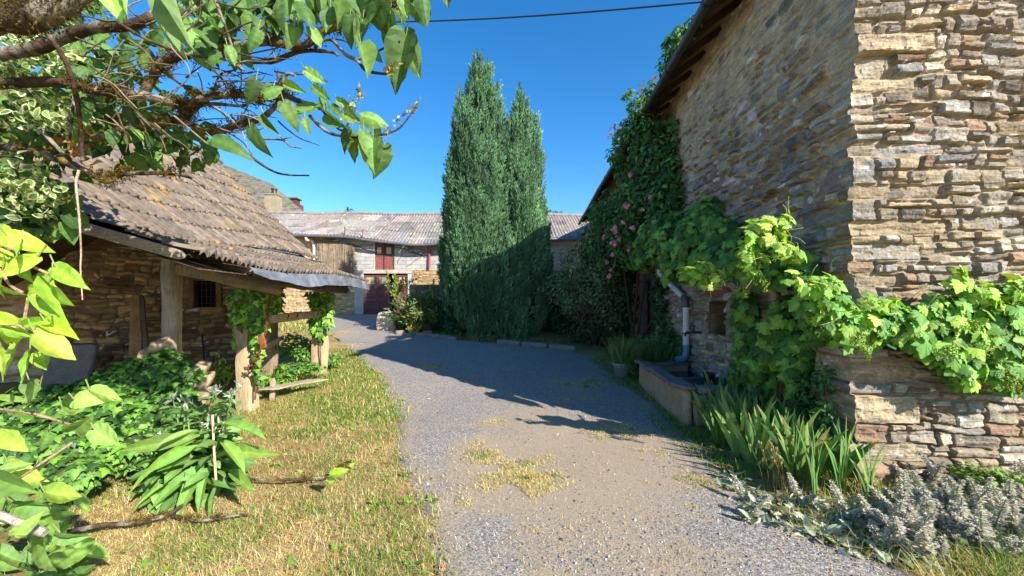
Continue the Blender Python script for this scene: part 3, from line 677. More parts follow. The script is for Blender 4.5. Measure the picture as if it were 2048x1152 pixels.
# ------------------------------------------------------------------ trough, bucket, pots
tr = thing('water_trough', (2.7, 5.9, 0), 'old rendered water trough with a crumbling rim against the shaded wall', 'trough')
cc = lin((170, 146, 116)); mb = MB(); tx = lambda y: 2.2 + .0598 * (y - 4.9)
def tbox(mbx, y0, y1, x0, x1, z0, z1, col, n=(3, 10, 5), amp=.012):
    rock(mbx, A((x0 + x1) / 2 + .0598 * ((y0 + y1) / 2 - 4.9), (y0 + y1) / 2, (z0 + z1) / 2), A((x1 - x0) / 2, 0, 0), WD * (y1 - y0) / 2, A(0, 0, (z1 - z0) / 2), n, 14, amp, 4, col)
tbox(mb, 4.9, 7.1, 2.2, 2.32, -.1, .44, cc, (3, 24, 6)); tbox(mb, 4.86, 4.98, 2.32, 3.1, -.1, .40, cc, (8, 3, 5)); tbox(mb, 7.02, 7.14, 2.32, 3.1, -.1, .44, cc, (8, 3, 5))
mb.build('trough_wall', M_CONC, tr, True)
mb = MB(); rc = lin((132, 124, 116)); tbox(mb, 4.84, 7.3, 2.15, 2.35, .43, .49, rc * .8, (6, 50, 3), .03); tbox(mb, 4.84, 5.0, 2.36, 2.75, .41, .49, rc, (6, 4, 3), .022); tbox(mb, 5.75, 5.87, 2.36, 3.1, .33, .43, lin((96, 94, 92)), (8, 3, 3), .02); tbox(mb, 6.98, 7.12, 2.36, 3.1, .42, .47, lin((96, 94, 92)), (8, 3, 3), .02)
mb.build('rim', M_CONC, tr, True)
mb = MB(); plane(mb, (2.3, 4.9, .30), (3.12, 4.9, .30), (3.25, 7.05, .30), (2.43, 7.05, .30), lin((30, 32, 34)), 12, 20); tw = plain_mat('dark_water', .08, 0, .5, .2, 4, .002, .2); mb.build('water', tw, tr)
def turned(mbx, c, prof, n=24, col=(.5, .5, .5)):
    a = np.arange(n) * 2 * PI / n; V = np.concatenate([np.stack([c[0] + r * np.cos(a), c[1] + r * np.sin(a), c[2] + z + 0 * a], 1) for r, z in prof])
    i, j = np.meshgrid(np.arange(len(prof) - 1), np.arange(n), indexing='ij'); p = (i * n + j).ravel(); q = (i * n + (j + 1) % n).ravel()
    mbx.add(V, np.stack([p, q, q + n, p + n], 1), col)
bc = G(1243, 754); bu = thing('bucket', bc, 'pale grey plastic bucket at the far end of the trough', 'bucket'); mb = MB(); bl = lin((152, 158, 172))
turned(mb, bc, [(.0, .01), (.125, .0), (.155, .25), (.175, .25), (.177, .275), (.160, .275), (.150, .22), (0, .22)], 28, bl); mb.build('body', M_PVC, bu, True)
mb = MB(); a = np.linspace(.3, PI - .3, 14); tube(mb, np.stack([bc[0] + .185 * np.cos(a), bc[1] - .185 * np.sin(a), bc[2] + .26 - .05 * np.sin(a)], 1), .007, 6, bl * 1.1); mb.build('handle', M_PVC, bu, True)
mb = MB(); n = 260; a = NR.random(n) * 6.28; P = np.tile(bc + A(0, 0, .22), (n, 1)) + .07 * NR.standard_normal((n, 3)) * [1, 1, .1]
tip = np.stack([.75 * np.cos(a) + .45, .5 * np.sin(a) + .1, .8 + .5 * NR.random(n)], 1); scatter(mb, BLADE, P, NR.standard_normal((n, 3)), tip, .4 + .3 * NR.random(n), pal(n, [(96, 122, 66), (120, 140, 80), (140, 150, 96)]), np.full(n, .13))
tag(mb.build('bucket_plant', M_GRASS), 'long arching grass growing in the pale bucket', 'plant')
for i, (u, v, d, s, lb) in enumerate(((1333, 738, 7.4, .1, 'small red clay pot behind the trough'), (1418, 762, 5.6, .075, 'small brown clay pot on the wall side of the trough'))):
    c = W(u, v, d); mb = MB(); turned(mb, c, [(0, -.02), (s * .75, -.02), (s, s * 1.3), (s * 1.15, s * 1.3), (s * 1.15, s * 1.6), (s * .95, s * 1.6), (s * .9, s * 1.2), (0, s * 1.2)], 20, lin((150, 78, 58) if i == 0 else (96, 70, 58)))
    tag(mb.build('clay_pot', M_CONC, None, True), lb, 'flower pot')
# ------------------------------------------------------------------ tiles
def tile_sheet(mb, fpos, s0, s1, t0, t1, pitch, course, prof, nv=4, lift=.03, jit=.006, cols=None, var=.16, stain=None, over=.06, skew=0):
    ns, nc = int(round((s1 - s0) / pitch)), int(math.ceil((t1 - t0) / course)); nu = len(prof)
    I, J = np.meshgrid(np.arange(ns), np.arange(nc), indexing='ij'); I, J = I.ravel(), J.ravel(); N = len(I)
    us = np.linspace(0, 1, nu); vs = np.array([0, 0] + list(np.linspace(.08, 1 + over, nv)))
    drop = np.array([lift + .006, 0] + [0] * nv)
    U, V = np.meshgrid(us, vs, indexing='ij'); pr = np.repeat(np.asarray(prof, float), len(vs)); dr = np.tile(drop, nu); vv = V.ravel()
    s = s0 + (I[:, None] + U.ravel()[None]) * pitch + jit * NR.standard_normal((N, 1)) + skew * V.ravel()[None]
    t = t0 + (J[:, None] + vv[None]) * course + jit * 1.5 * NR.standard_normal((N, 1))
    h = pr[None] * (1 + .1 * NR.standard_normal((N, 1))) + lift * (1 - np.minimum(vv, 1))[None] - dr[None] + jit * .5 * NR.standard_normal((N, 1)) + .25 * jit * (U.ravel()[None] - .5) * NR.standard_normal((N, 1))
    t = np.minimum(t, t1 + .02)
    sh = s.shape; P = fpos(s.ravel(), t.ravel()); e = 1e-3
    nn = unit(np.cross(fpos(s.ravel() + e, t.ravel()) - P, fpos(s.ravel(), t.ravel() + e) - P)); nn = nn * np.sign(nn[:, 2:3])
    P = P + nn * h.ravel()[:, None]; m = sh[1]
    f = grid_faces(nu, len(vs)); ff = (f[None] + (np.arange(N) * m)[:, None, None]).reshape(-1, 4)
    a, b, c = P[f[0][0]], P[f[0][1]], P[f[0][2]]
    a, b, c = P[f[2][0]], P[f[2][1]], P[f[2][2]]
    if np.cross(b - a, c - a)[2] < 0: ff = ff[:, ::-1]
    col = np.repeat(pal(N, cols, var), m, 0)
    if stain is not None: col = stain(P, col)
    mb.add(P, ff, col)
ROLL = [0.0, .008, .026, .036, .036, .026, .006, -.003, .0]
# ------------------------------------------------------------------ the tiled shed on the left
ED = unit(A(-.122, 1, 0)); EN = A(-ED[1], ED[0], 0)          # along the eave, and in under the roof
def epos(y, t, z): return A(-2.27 - .122 * y, y, 0) + EN * t + A(0, 0, z)
def eposv(y, t, z):
    return np.stack([-2.27 - .122 * y + EN[0] * t, y + EN[1] * t, z], 1)
sag = lambda y: .03 * np.sin(y * 1.1) - .05 * np.exp(-((y - 4.6) / 1.2) ** 2)
stp = lambda y: .02 + .12 * np.clip((y - 5.2) / 2.6, 0, 1)
def low(y, t): return eposv(y, t, 2.02 + .30 * t + .06 * t * t + sag(y))
def ridz(y): return np.interp(y, [3, 5.6, 8.2], [4.05, 4.2, 4.5])
def high(y, t):
    z0 = 2.02 + .30 * 1.0 + .06 + sag(y) + stp(y); k = np.clip((t - 1.0) / 1.95, -.2, 1.2)
    return eposv(y, t, z0 + (ridz(y) - z0) * (k * .93 + .07 * k * k) )
shed = thing('tiled_shed', epos(6, 1.5, 0), 'low open shed with a mossy brown tile roof on old timber posts', 'shed')
tcol = [(116, 104, 92), (112, 100, 88), (122, 109, 95), (106, 95, 84), (126, 111, 94), (100, 90, 80)]
def moss(P, c):
    n = fbm(P * A(2.2, 2.2, 2.2), 3); k = np.clip((n - .35) * 2.0, 0, .75)[:, None]
    c = c * (1 - k) + lin((104, 92, 74)) * k
    n = fbm(P * A(6, 6, 6) + 30, 2); k = np.clip((n - .62) * 3, 0, .8)[:, None]
    return c * (1 - k) + lin((150, 120, 62)) * k
mb = MB()
tile_sheet(mb, low, 3.2, 8.85, -.05, 1.3, .115, .27, ROLL, 3, .034, .004, tcol, .06, moss)
tile_sheet(mb, high, 2.9, 8.5, .95, 2.95, .115, .27, ROLL, 3, .032, .0025, tcol, .06, moss)
def back(y, t): return eposv(y, 2.95 + t, ridz(y) - t * .75)
tile_sheet(mb, back, 2.9, 8.5, 0, 3.6, .205, .36, ROLL[::2], 2, .03, .005, tcol, .15, moss)
roof = mb.build('tile_roof', M_TILE, shed, True)
mb = MB()                                                     # ridge tiles with moss
for y in np.arange(2.9, 8.45, .33):
    a, b = eposv(A(y), A(2.95), ridz(A(y)))[0], eposv(A(y + .36), A(2.95), ridz(A(y + .36)))[0]
    tube(mb, [a, b], [.11, .10], 10, lin(R.choice(tcol)) * R.uniform(.7, 1)); rock(mb, (a + b) / 2 + A(R.uniform(-.08, .08), 0, .08), A(.09, 0, 0), A(0, R.uniform(.05, .16), 0), A(0, 0, .035), (5, 5, 3), 2, .03, 12, lin(R.choice([(110, 88, 44), (140, 108, 52), (92, 82, 48)])))
mb.build('ridge', M_TILE, shed, True)
mb = MB()                                                     # boarding under the tiles
plane(mb, epos(3.3, 0, 1.86), epos(8.8, 0, 1.86), epos(8.8, 1.3, 2.3), epos(3.3, 1.3, 2.3), lin((92, 76, 62)), 30, 8)
plane(mb, epos(2.95, 1.0, 2.2), epos(8.45, 1.0, 2.25), epos(8.45, 2.9, 4.1), epos(2.95, 2.9, 3.65), lin((92, 76, 62)), 30, 8)
plane(mb, epos(2.95, 2.96, 3.9), epos(8.45, 2.96, 4.3), epos(8.45, 6.5, 1.6), epos(2.95, 6.5, 1.3), lin((92, 76, 62)), 30, 8)
mb.build('roof_boards', M_WY, shed)
mb = MB(); tm = lin((150, 138, 122)); tk = lin((118, 104, 88)); tl = lin((168, 146, 116))
beam(mb, epos(3.15, .02, 1.955), epos(2.97, 1.25, 2.34), .045, .085, tm, ED); beam(mb, epos(2.97, 1.2, 2.32), epos(2.77, 2.95, 3.95), .05, .13, tm, ED)
mb.build('verge_board', M_WW, shed, True)
mb = MB()
for y in np.arange(4.1, 8.8, .75):
    beam(mb, epos(y, -.02, 1.90), epos(y, 1.4, 2.34), .10, .11, tk, ED); beam(mb, epos(y, 1.0, 2.22), epos(y, 2.9, 4.1), .1, .12, tk, ED)
mb.build('rafter', M_WW, shed, True)
mb = MB(); beam(mb, epos(3.9, .22, 1.87), epos(8.9, .42, 1.83), .17, .17, tk, None, .015, 24, 7); mb.build('eaves_beam', M_WY, shed, True)
for pts, r in (((W(372, 508, 3.9), W(480, 538, 4.5)), .058), ((W(448, 557, 4.5), W(548, 580, 5.3)), .068)):
    mb = MB(); tube(mb, smooth_path(pts + (pts[1] + (pts[1] - pts[0]) * .08,), 5), r, 12, lin((148, 130, 110)), True, .18, 7); mb.build('log_beam', M_WW, shed, True)
def post(mbx, u, v, d, w, dp, top, col, lean=0, amp=.012):
    b = W(u, v, d); b[2] = float(gz(b[0], b[1])) - .1
    rock(mbx, A(b[0] + lean / 2, b[1], (b[2] + top) / 2), A(w / 2, -.012, 0), A(.012, dp / 2, 0), A(lean / 2, 0, (top - b[2]) / 2), (4, 4, 22), 9, amp, 3.2, col, (2, 2, .7))
    return b
mb = MB(); post(mb, 334, 700, 4.1, .115, .08, 2.16, tm, .03); mb.build('post', M_WX if False else wood_mat('upright_timber', (14, 14, 1.3), .012), shed, True); M_UP = bpy.data.materials['upright_timber']
mb = MB(); post(mb, 353, 700, 4.3, .07, .07, 2.14, tl, .0); mb.build('post', M_UP, shed, True)
mb = MB(); beam(mb, W(346, 538, 4.1), W(450, 557, 4.5), .09, .115, tm); mb.build('tie_beam', M_WX, shed, True)
mb = MB(); post(mb, 538, 740, 7.0, .21, .2, 2.1, lin((150, 130, 104)), .02); mb.build('post', M_UP, shed, True)
mb = MB(); beam(mb, W(500, 708, 6.3), W(556, 678, 7.0), .1, .09, tl, None, .01, 8); mb.build('brace', M_WX, shed, True)
# zinc apron under the eave, wavy, and the loose strip under the upper tier
mb = MB(); ys = np.linspace(3.95, 8.75, 150); q = np.linspace(0, 1, 7)
zt = 2.01 + sag(ys); hh = .07 + .11 * np.clip((ys - 3.9) / 1.5, 0, 1) + .01 * fbm(np.stack([ys * 4, ys * 0, ys * 0], 1), 2)
off = -.07 - .03 * np.sin(ys * 5) * 0
V = []
for a in q: V.append(np.stack([-2.27 - .122 * ys - EN[0] * (.06 + .05 * a + .022 * fbm(np.stack([ys * 6, ys * 0 + a * 2, ys * 0], 1), 3)), ys, zt - hh * a + .0 * ys], 1))
V = np.stack(V, 1).reshape(-1, 3); mb.add(V, grid_faces(len(ys), 7), lin((150, 154, 162)) * (1 + .4 * fbm(V * 3, 2))[:, None])
mb.build('zinc_apron', M_METAL, shed, True)
mb = MB()
for k, (y0, y1, t, z) in enumerate(((5.9, 7.4, .93, .12), (6.9, 8.6, .86, .1))): beam(mb, epos(y0, t, 2.33 + z * .6), epos(y1, t - .03, 2.33 + z), .10, .014, lin((150, 156, 166)), None, .006, 16)
mb.build('zinc_strip', M_METAL, shed, True)
# rubble wall closing the shed
WA, WB = A(-8.9, 7.3, -.1), A(-5.25, 8.35, -.1); wu = unit((WB - WA) * [1, 1, 0]); wn = A(wu[1], -wu[0], 0); wl = float(np.linalg.norm((WB - WA)[:2]))
win = (2.42, 2.84)
mb = MB(); brown = [(150, 128, 92), (128, 106, 78), (166, 140, 100), (112, 94, 72), (140, 112, 80), (176, 148, 104), (120, 80, 58)]
masonry(mb, WA, wu, wn, wl, 2.75, (.18, .55), (.08, .24), (.0, .05), .01, brown, 31, None, (96, 82, 62), .025, hole=lambda s, t: (win[0] < s) & (s < win[1]) & (t > 1.55) & (t < 2.1), ledge=.02, warp=.055)  # mortar colour darkened to deepen the shade inside the shed
masonry(mb, WA - wu * 6, wu, wn, 6, 2.6, (.2, .6), (.06, .18), (.01, .04), .01, brown + [(190, 180, 164)] * 2, 32, None, (170, 156, 130), .05)
plane(mb, WA + A(0, 0, 2.6), WB + A(0, 0, 2.6), WB + A(0, .05, 3.3), WA + A(0, .3, 4.4), lin((92, 76, 56)), 6, 4)
mb.build('back_wall', M_STONE2, shed, True)
mb = MB(); c = WA + wu * (win[0] + .21) + A(0, 0, 1.83)
plane(mb, *[c - wn * .25 + wu * a + A(0, 0, b) for a, b in ((-.9, -.7), (.9, -.7), (.9, .7), (-.9, .7))], lin((20, 18, 17)))  # near-black sheet puts the shade behind the window into the colour
for s, z0, z1, w in ((-.24, -.3, .32, .06), (.24, -.3, .32, .06)): beam(mb, c + wu * s + A(0, 0, z0) + wn * .01, c + wu * s + A(0, 0, z1) + wn * .01, .09, .12, lin((120, 92, 68)), wu)
beam(mb, c - wu * .3 + A(0, 0, .31) + wn * .02, c + wu * .3 + A(0, 0, .31) + wn * .02, .14, .07, lin((104, 84, 64)))
wf = mb.build('window', M_UP, shed); m2 = MB()
for k in range(5): tube(m2, [c + wu * (-.16 + .08 * k) + A(0, 0, -.28), c + wu * (-.16 + .08 * k) + A(0, 0, .28)], .008, 6, lin((70, 62, 56)))
for k in range(4): tube(m2, [c + wu * -.2 + A(0, 0, -.2 + .14 * k), c + wu * .2 + A(0, 0, -.2 + .14 * k)], .006, 6, lin((70, 62, 56)))
sub(m2, 'grille', M_RUST, wf)
# planks leaning on the wall, slab, pitchfork handle
for i, (u0, v0, u1, v1, w, lb, cl) in enumerate(((262, 690, 268, 600, .10, 'short weathered plank leaning on the shed wall, leftmost of the three', (150, 120, 88)), (282, 705, 272, 585, .13, 'tall brown plank leaning on the shed wall, middle of the three', (142, 112, 82)), (300, 700, 283, 590, .09, 'thin dark plank leaning on the shed wall beside the post', (104, 86, 68)))):
    mb = MB(); d = 6.6; a, b = W(u0, v0, d), W(u1, v1, d + .7); a[2] = .02; beam(mb, a, b, w, .04, lin(cl), A(1, 0, 0), .01, 10); tag(mb.build('plank', M_UP, None, True), lb, 'plank')
mb = MB(); c = W(140, 705, 6.7); rock(mb, A(c[0], c[1], .42), A(.34, .06, 0), A(0, .04, 0), A(.02, .1, .42), (6, 2, 8), 10, .01, 3, lin((112, 112, 112))); tag(mb.build('stone_slab', M_CONC, None, True), 'grey stone slab leaning against the foot of the shed wall', 'slab')
mb = MB(); tube(mb, [W(404, 665, 6.6), W(409, 735, 6.4)], .012, 8, lin((56, 50, 46))); rock(mb, W(404, 662, 6.6), A(.03, 0, 0), A(0, .02, 0), A(0, 0, .05), (3, 3, 3), 6, .004, 9, lin((120, 104, 84))); tag(mb.build('tool_handle', M_RUST, None, True), 'thin dark tool handle standing against the shed wall below the window', 'tool')

# ------------------------------------------------------------------ the shoeing frame in front of the shed
fr = thing('hitching_frame', G(560, 800), 'weathered timber shoeing frame with two posts, a rail and iron rings', 'timber frame')
pw = lin((190, 166, 130))
mb = MB(); pb = post(mb, 496, 815, 5.55, .225, .2, 1.88, pw, -.03, .016); mb.build('post', M_UP, fr, True)
mb = MB(); pb2 = post(mb, 639, 740, 7.9, .235, .22, 1.90, pw, .05, .018); mb.build('post', M_UP, fr, True)
ra, rb = W(526, 640, 5.75), W(646, 626, 7.75); mb = MB(); beam(mb, ra, rb, .10, .135, lin((196, 166, 116)), None, .012, 14); mb.build('rail', M_WY, fr, True)
for k in (.26, .40, .78, .88):
    c = ra + (rb - ra) * k + A(.06, -.05, .03); mb = MB(); a = np.linspace(-.6, 4.2, 16)
    tube(mb, np.stack([c[0] + .05 * np.cos(a) + .02, c[1] + .03 * np.sin(a), c[2] + .055 * np.sin(a) - .01], 1), .0085, 6, lin((96, 62, 48))); mb.build('iron_ring', M_RUST, fr, True)
def chain(mbx, path, n):
    path = smooth_path(path, 12); L = np.concatenate([[0], np.cumsum(np.linalg.norm(np.diff(path, axis=0), axis=1))]); a = np.linspace(0, 2 * PI, 9)[:-1]
    for k in range(n):
        s = (k + .5) * L[-1] / n; c = np.array([np.interp(s, L, path[:, i]) for i in range(3)]); c2 = np.array([np.interp(min(s + .01, L[-1]), L, path[:, i]) for i in range(3)]); t = unit(c2 - c + 1e-6)
        s_ = unit(np.cross(t, A(0, 1, .2))); s_ = s_ if k % 2 else np.cross(t, s_); h = L[-1] / n * .72
        P = c + np.cos(a)[:, None] * t * h + np.sin(a)[:, None] * s_ * h * .55
        tube(mbx, np.vstack([P, P[:1]]), h * .17, 5, lin((128, 70, 48)), False)
ch = thing('chain', W(535, 690, 5.2), 'rusty iron chain with a flat plate hanging beside the ivy covered post', 'chain')
mb = MB(); chain(mb, [W(543, 572, 5.25), W(537, 615, 5.22), W(530, 670, 5.2)], 17); mb.build('links', M_RUST, ch, True); mb = MB(); chain(mb, [W(520, 702, 5.2), W(508, 727, 5.22), W(490, 738, 5.36)], 8); mb.build('links', M_RUST, ch, True)
mb = MB(); c = W(525, 684, 5.2); rock(mb, c, A(.045, 0, .02), A(0, .012, 0), A(-.03, 0, .10), (6, 2, 6), 3, .004, 8, lin((150, 84, 52))); mb.build('plate', M_RUST, ch, True)
be = thing('low_bench', G(600, 775), 'low grey board resting on a stake between the frame posts', 'board')
mb = MB(); a, b = W(515, 776, 5.9), W(640, 750, 6.6); a[2] = .21; b[2] = .24; beam(mb, a, b, .34, .05, lin((150, 138, 116)), A(1, .3, 0), .014, 16); mb.build('board', M_WX, be, True)
mb = MB(); c = G(545, 800); rock(mb, c + A(0, 0, .14), A(.035, 0, 0), A(0, .035, 0), A(.01, 0, .2), (3, 3, 8), 5, .006, 5, lin((176, 150, 128))); mb.build('stake', M_UP, be, True)

# ------------------------------------------------------------------ the long barn across the yard
fb = thing('long_barn', (-6, 21, .8), 'long block and stone barn with a corrugated roof and faded red doors', 'barn')
YB = 21.0
ez = lambda x: np.interp(x, [-20, -11.3, -8.8, -7.4, -5.0, -3.7, 2.0, 3.9, 7], [5.15, 5.10, 5.02, 4.80, 4.56, 4.66, 4.9, 4.88, 4.85])
ey = lambda x: 20.55 + 0 * x
def froof(s, t):
    z0 = ez(s); rz = np.interp(s, [-20, 7], [7.15, 6.95]) + .03 * np.sin(s * 1.1); k = t / 5.0
    return np.stack([s, 20.5 + 4.2 * k, z0 + (rz - z0) * k + .02 * fbm(np.stack([s * .8, t, s * 0], 1), 2)], 1)
WAVE = [.0, .02, .045, .055, .045, .02] ; WV = (WAVE * 5) + [0.0]
fcol = [(138, 130, 124), (132, 124, 118), (146, 138, 130), (126, 118, 114), (142, 132, 124)]
def fst(P, c):
    n = fbm(P * A(1.3, 1.0, 1.0), 3); k = np.clip((n - .3) * 1.6, 0, .65)[:, None]; c = c * (1 - k) + lin((96, 86, 82)) * k
    n = fbm(P * A(5, 3, 3) + 9, 2); k = np.clip((n - .7) * 3, 0, .7)[:, None]; return c * (1 - k) + lin((196, 170, 120)) * k
mb = MB(); tile_sheet(mb, froof, -19.8, 6.2, 0, 5.0, .885, 1.67, WV, 7, .022, .012, fcol, .12, fst, .04)
rp = np.array([froof(A(s), A(5.0))[0] + A(0, 0, .06) for s in np.arange(-19.8, 6.3, .5)]); tube(mb, rp, .13, 8, lin((140, 130, 126)), True, .2, 4)
plane(mb, (-19.8, 24.7, 7.1), (6.2, 24.7, 6.95), (6.2, 30, 4.4), (-19.8, 30, 4.4), lin((140, 130, 126)), 10, 4)
for x in (-7.95, -8.9): beam(mb, A(x, 20.5, ez(x) + .35 + .12), A(x + .03, 20.4, ez(x) - .12), .05, .06, lin((110, 76, 58)))
mb.build('corrugated_roof', M_FIBRE, fb, True)
mb = MB()
for a, b in ((-13.5, -8.35), (-8.3, 6.2)): tube(mb, [A(x, 20.45, ez(x) - .06) for x in np.linspace(a, b, 24)], .075, 8, lin((120, 124, 132)))
mb.build('gutter', M_METAL, fb, True)
def block_mat():
    t = NT('concrete_block'); c = t.n('ShaderNodeTexCoord'); m = t.n('ShaderNodeMapping'); t.l(c.outputs['Object'], m.inputs['Vector']); m.inputs['Rotation'].default_value = (PI / 2, 0, 0)
    b = t.n('ShaderNodeTexBrick'); t.l(m.outputs['Vector'], b.inputs['Vector'])
    for k, x in (('Scale', 1.0), ('Brick Width', .5), ('Row Height', .21), ('Mortar Size', .011), ('Mortar Smooth', .3), ('Bias', 0.0)): b.inputs[k].default_value = x
    b.inputs['Color1'].default_value = (*lin((176, 170, 164)), 1); b.inputs['Color2'].default_value = (*lin((160, 156, 152)), 1); b.inputs['Mortar'].default_value = (*lin((136, 130, 124)), 1)
    w = t.coord(); n = t.noise(w, 2.2, 6, .65); col = t.mix(.9, b.outputs['Color'], t.ramp(n, [(.3, .75), (.65, 1.12)]), 'MULTIPLY')
    return t.done(t.bsdf(col, .92, t.bump(t.math('ADD', t.math('MULTIPLY', b.outputs['Fac'], -1.0), t.math('MULTIPLY', t.noise(w, 40, 3), .3)), .6, .012), .2))
M_BLOCK = block_mat()
mb = MB(); DX0, DX1 = -8.05, -5.55; g0 = .7
def wallq(mbx, x0, x1, z0, z1, y=YB, col=(.4, .4, .4)):
    q = [(x0, z0), (x1, z0), (x1, z1), (x0, z1)]; plane(mbx, *[(x, y, z) for x, z in q], col, 2, 2)
UX0, UX1, UZ0, UZ1 = -7.55, -6.42, 3.22, 4.72
wallq(mb, -9.6, UX0, 3.05, 5.3); wallq(mb, UX1, 3.75, UZ0 - .17, 5.0); wallq(mb, UX0, UX1, UZ1, 5.0); wallq(mb, UX0, UX1, 3.05, UZ0); wallq(mb, -5.4, 3.75, 2.4, UZ0 - .17)
wallq(mb, 4.4, 6.2, .5, 5.0); mb.build('block_wall', M_BLOCK, fb)
mb = MB(); wallq(mb, 3.7, 4.45, .6, 4.9, YB + .8, lin((24, 24, 28))); mb.build('dark_panel', M_BLACK, fb); mb = MB(); box(mb, (-8.2, YB + .3, .6), (-5.4, YB + .35, 3.1), lin((18, 16, 16))); mb.build('dark_panel', M_BLACK, fb)  # near-black panels stand in for the unlit space behind the openings
mb = MB(); buff = [(196, 164, 116), (178, 148, 108), (206, 176, 128), (160, 136, 106), (186, 150, 100), (150, 128, 104)]
masonry(mb, (-13.5, YB + .02, .5), (1, 0, 0), (0, -1, 0), 5.05, 4.7, (.25, .75), (.09, .26), (.02, .06), .014, buff, 41, None, (170, 146, 110), .045)
masonry(mb, (-5.42, YB - .12, .5), (1, 0, 0), (0, -1, 0), 9.2, 2.72, (.2, .6), (.06, .16), (.02, .06), .012, buff, 42, None, (150, 124, 88), .04)
plane(mb, (-5.42, YB - .12, 3.22), (3.78, YB - .12, 3.22), (3.78, YB + .02, 3.24), (-5.42, YB + .02, 3.24), lin((150, 124, 88)), 4, 2)
mb.build('stone_wall', M_STONE, fb, True)
mb = MB(); box(mb, (-8.75, YB - .13, 3.04), (-5.40, YB + .05, 3.24), lin((176, 166, 156))); mb.build('lintel', M_CONC, fb)
mb = MB(); box(mb, (-8.55, YB - .1, .5), (-8.07, YB + .1, 3.035), lin((170, 164, 158))); mb.build('door_jamb', M_CONC, fb)
mb = MB(); box(mb, (-5.66, YB - .1, .5), (-5.43, YB + .08, 3.035), lin((180, 176, 172))); mb.build('door_jamb', M_CONC, fb)
red = lin((112, 68, 60)); redd = lin((98, 58, 52)); frd = lin((86, 52, 48))
def leaf(x0, x1, z0, z1, y, panes, name='door_leaf'):
    m = MB(); box(m, (x0, y, z0), (x1, y + .05, z1), redd); w = x1 - x0
    for s in (x0, x1 - .09): box(m, (s, y - .03, z0), (s + .09, y, z1), red)
    zs = np.linspace(z0, z1 - .62, 5)
    for zz in list(zs) + [z1 - .12]: box(m, (x0 + .09, y - .025, zz), (x1 - .09, y, zz + .11), red * 1.05)
    d = m.build(name, M_PAINT, fb); m = MB(); box(m, (x0 + .12, y - .015, z1 - .5), (x1 - .12, y - .002, z1 - .14), lin((172, 156, 122))); sub(m, 'pane', M_GLASS, d); return d
leaf(-8.06, -7.38, .78, 2.98, YB, 1); leaf(-7.36, -6.72, .78, 2.98, YB, 1); leaf(-6.28, -5.67, .8, 2.98, YB, 1)
for x0, x1 in ((UX0 + .07, -7.0), (-6.97, UX1 - .04)):
    m = MB(); k = (x1 - x0) / 4
    for i in range(4): box(m, (x0 + i * k + .004, YB + .03 - .003 * (i % 2), UZ0), (x0 + (i + 1) * k - .004, YB + .07, UZ1), lin((134, 74, 70)) * (1 + .12 * (i % 2)))
    box(m, (x0 + .05, YB + .008, UZ1 - .72), (x1 - .05, YB + .024, UZ1 - .12), red * .8)
    d = m.build('shutter', M_PAINT, fb); m = MB(); box(m, (x0 + .13, YB - .006, UZ1 - .6), (x1 - .13, YB + .006, UZ1 - .25), lin((178, 156, 120))); sub(m, 'pane', M_GLASS, d)
mb = MB()
for s in (UX0, -6.995, UX1 - .04): box(mb, (s, YB - .02, UZ0), (s + (.07 if s == UX0 else .04), YB + .06, UZ1), lin((196, 180, 168)) if s == UX0 else frd)
box(mb, (UX0, YB + .075, UZ0), (UX1, YB + .1, UZ1), frd); mb.build('shutter_frame', M_PAINT, fb)
mb = MB(); tube(mb, smooth_path([A(-4.6, 20.5, 4.55), A(-4.6, 20.6, 4.4), A(-4.5, 20.9, 4.25), A(-4.5, 20.9, 3.3)], 5), .065, 10, lin((150, 66, 62))); o = mb.build('downpipe', M_PVC, fb, True); o['label'] = 'dull red downpipe'
mb = MB(); tube(mb, smooth_path([A(-10.95, 20.5, 5.0), A(-10.95, 20.55, 4.8), A(-10.75, 20.85, 4.65), A(-10.75, 20.9, 2.9)], 5), .07, 10, lin((214, 212, 208))); o = mb.build('downpipe', M_PVC, fb, True); o['label'] = 'white downpipe'
# bare creeper stems on the block wall
mb = MB()
for x, z, n in ((-5.7, 4.3, 9), (-8.3, 4.5, 6), (-4.9, 4.0, 6)):
    for k in range(n):
        p = A(x, YB - .02, z); P = [p]; a = R.uniform(-.6, 3.8)
        for i in range(5): a += R.uniform(-.6, .6); p = p + A(math.cos(a) * .22, 0, math.sin(a) * .12 - .04); P.append(p)
        tube(mb, smooth_path(P, 3), .012, 4, lin((104, 88, 76)))
tag(mb.build('bare_creeper', M_BARK, None, True), 'bare stems of a creeper on the grey block wall beside the red shutters', 'creeper')
# reed screen
mb = MB()
for k in range(900):
    x = R.uniform(-10.45, -8.6); h = 3.15 + .35 * vn(A(x * 2, 0, 0))[0] + R.uniform(-.2, .2); top = 4.75 - .30 * max(0, (x + 9.4)) + R.uniform(-.12, .1) ; dx = R.uniform(-.16, .16)
    tube(mb, [A(x, 20.8 + R.uniform(-.06, .06), h), A(x + dx, 20.8 + R.uniform(-.08, .04), top)], .008, 4, lin(R.choice([(158, 138, 116), (140, 122, 104), (172, 154, 128), (120, 104, 88)])), False)
tag(mb.build('reed_screen', M_WX, None, True), 'dry reed screen hanging on the stone wall left of the red shutters', 'reed screen')

